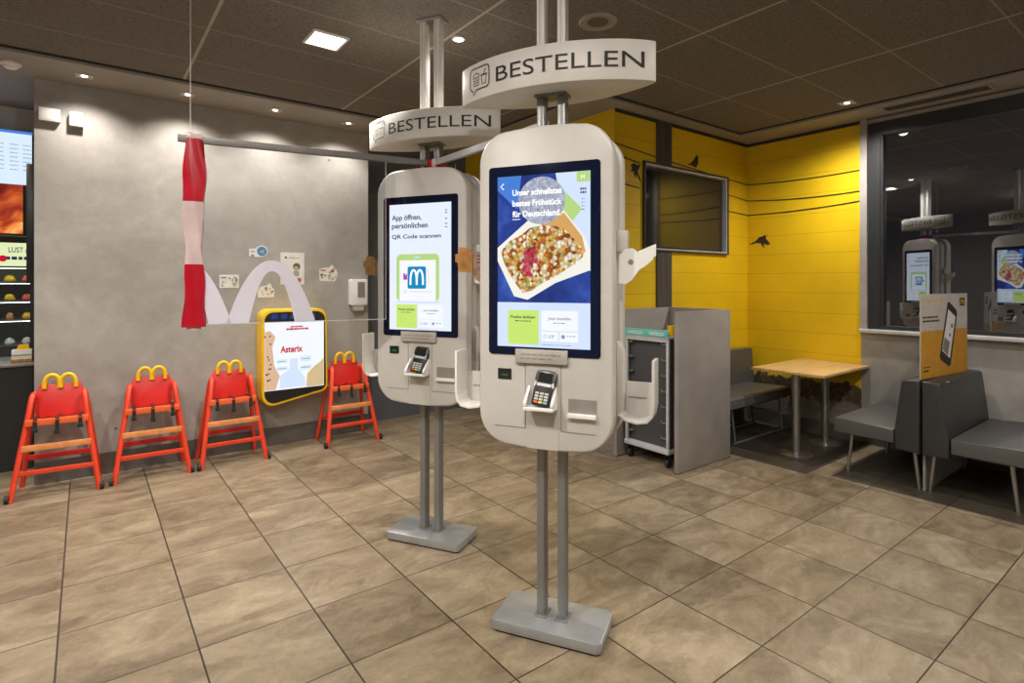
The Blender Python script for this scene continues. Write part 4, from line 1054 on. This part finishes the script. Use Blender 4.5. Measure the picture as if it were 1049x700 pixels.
MB().prism([(-.045, .11), (.045, .11), (.035, .155), (-.03, .15)], -.03, .03).build('lid', 'yellow', bxs)

# ------------------------------------------------------------------ lights
def spot(x, y, z, e, size=110, blend=.7, col=(1, .86, .68), rad=.05, rot=(0, 0, 0)):
    l = bpy.data.lights.new('lamp', 'SPOT'); l.energy = e; l.spot_size = R(size); l.spot_blend = blend; l.color = col; l.shadow_soft_size = rad
    o = bpy.data.objects.new('lamp', l); COL.objects.link(o); o.location = (x, y, z); o.rotation_euler = rot; return o
WC = (1, .94, .86)
for x in (-.01, .695, 1.41, 2.115): spot(x, 5.47, SZ-.03, 56, 128, 1.0, WC, .03, (R(8), 0, 0))
spot(5.53, 2.20, CZ-.03, 150, 158, .9, WC)
spot(2.0, 3.215, CZ-.03, 80, 120, .7, WC)
spot(1.293, 3.775, CZ-.03, 200, 160, .9, WC, .06)
for x, y, e in ((-.4, 1.9, 210), (.3, .4, 170), (2.6, .2, 120), (-.9, 3.9, 150), (2.4, -1.4, 80), (4.2, .4, 120), (-2.6, 1.0, 150), (-2.2, -1.4, 70), (-2.6, 4.3, 110)):
    spot(x, y, CZ-.03, e, 165, .9, WC, .05)
for x in (-.9, -2.2): spot(x, 6.0, SZ-.03, 60, 150, .8)
for x, y, e in ((.5, 1.0, 26), (-1.4, 2.2, 16), (1.9, -1.0, 16)):  # added unseen point lights without fixtures, brighten the kiosk poles and ceiling
    l = bpy.data.lights.new('added_fill', 'POINT'); l.energy = e; l.color = WC; l.shadow_soft_size = .05
    o = bpy.data.objects.new('added_fill', l); COL.objects.link(o); o.location = (x, y, 3.1)
w = bpy.data.worlds.new('night'); SC.world = w; w.use_nodes = True
w.node_tree.nodes['Background'].inputs[0].default_value = (.01, .012, .018, 1); w.node_tree.nodes['Background'].inputs[1].default_value = 1

# ------------------------------------------------------------------ camera
cam = bpy.data.cameras.new('camera'); co = bpy.data.objects.new('camera', cam); COL.objects.link(co)
FPX, CXP = 572., 524.5
yaw = math.atan((CXP-88)/FPX)
cam.sensor_width = 36; cam.lens = 36*FPX/1049; cam.shift_y = -60/1049
co.location = (0, 0, 1.6); co.rotation_euler = (R(90), 0, -yaw); cam.clip_start = .05
SC.camera = co
SC.view_settings.view_transform = 'Standard'
SC.view_settings.look = 'None'
SC.view_settings.exposure = .08
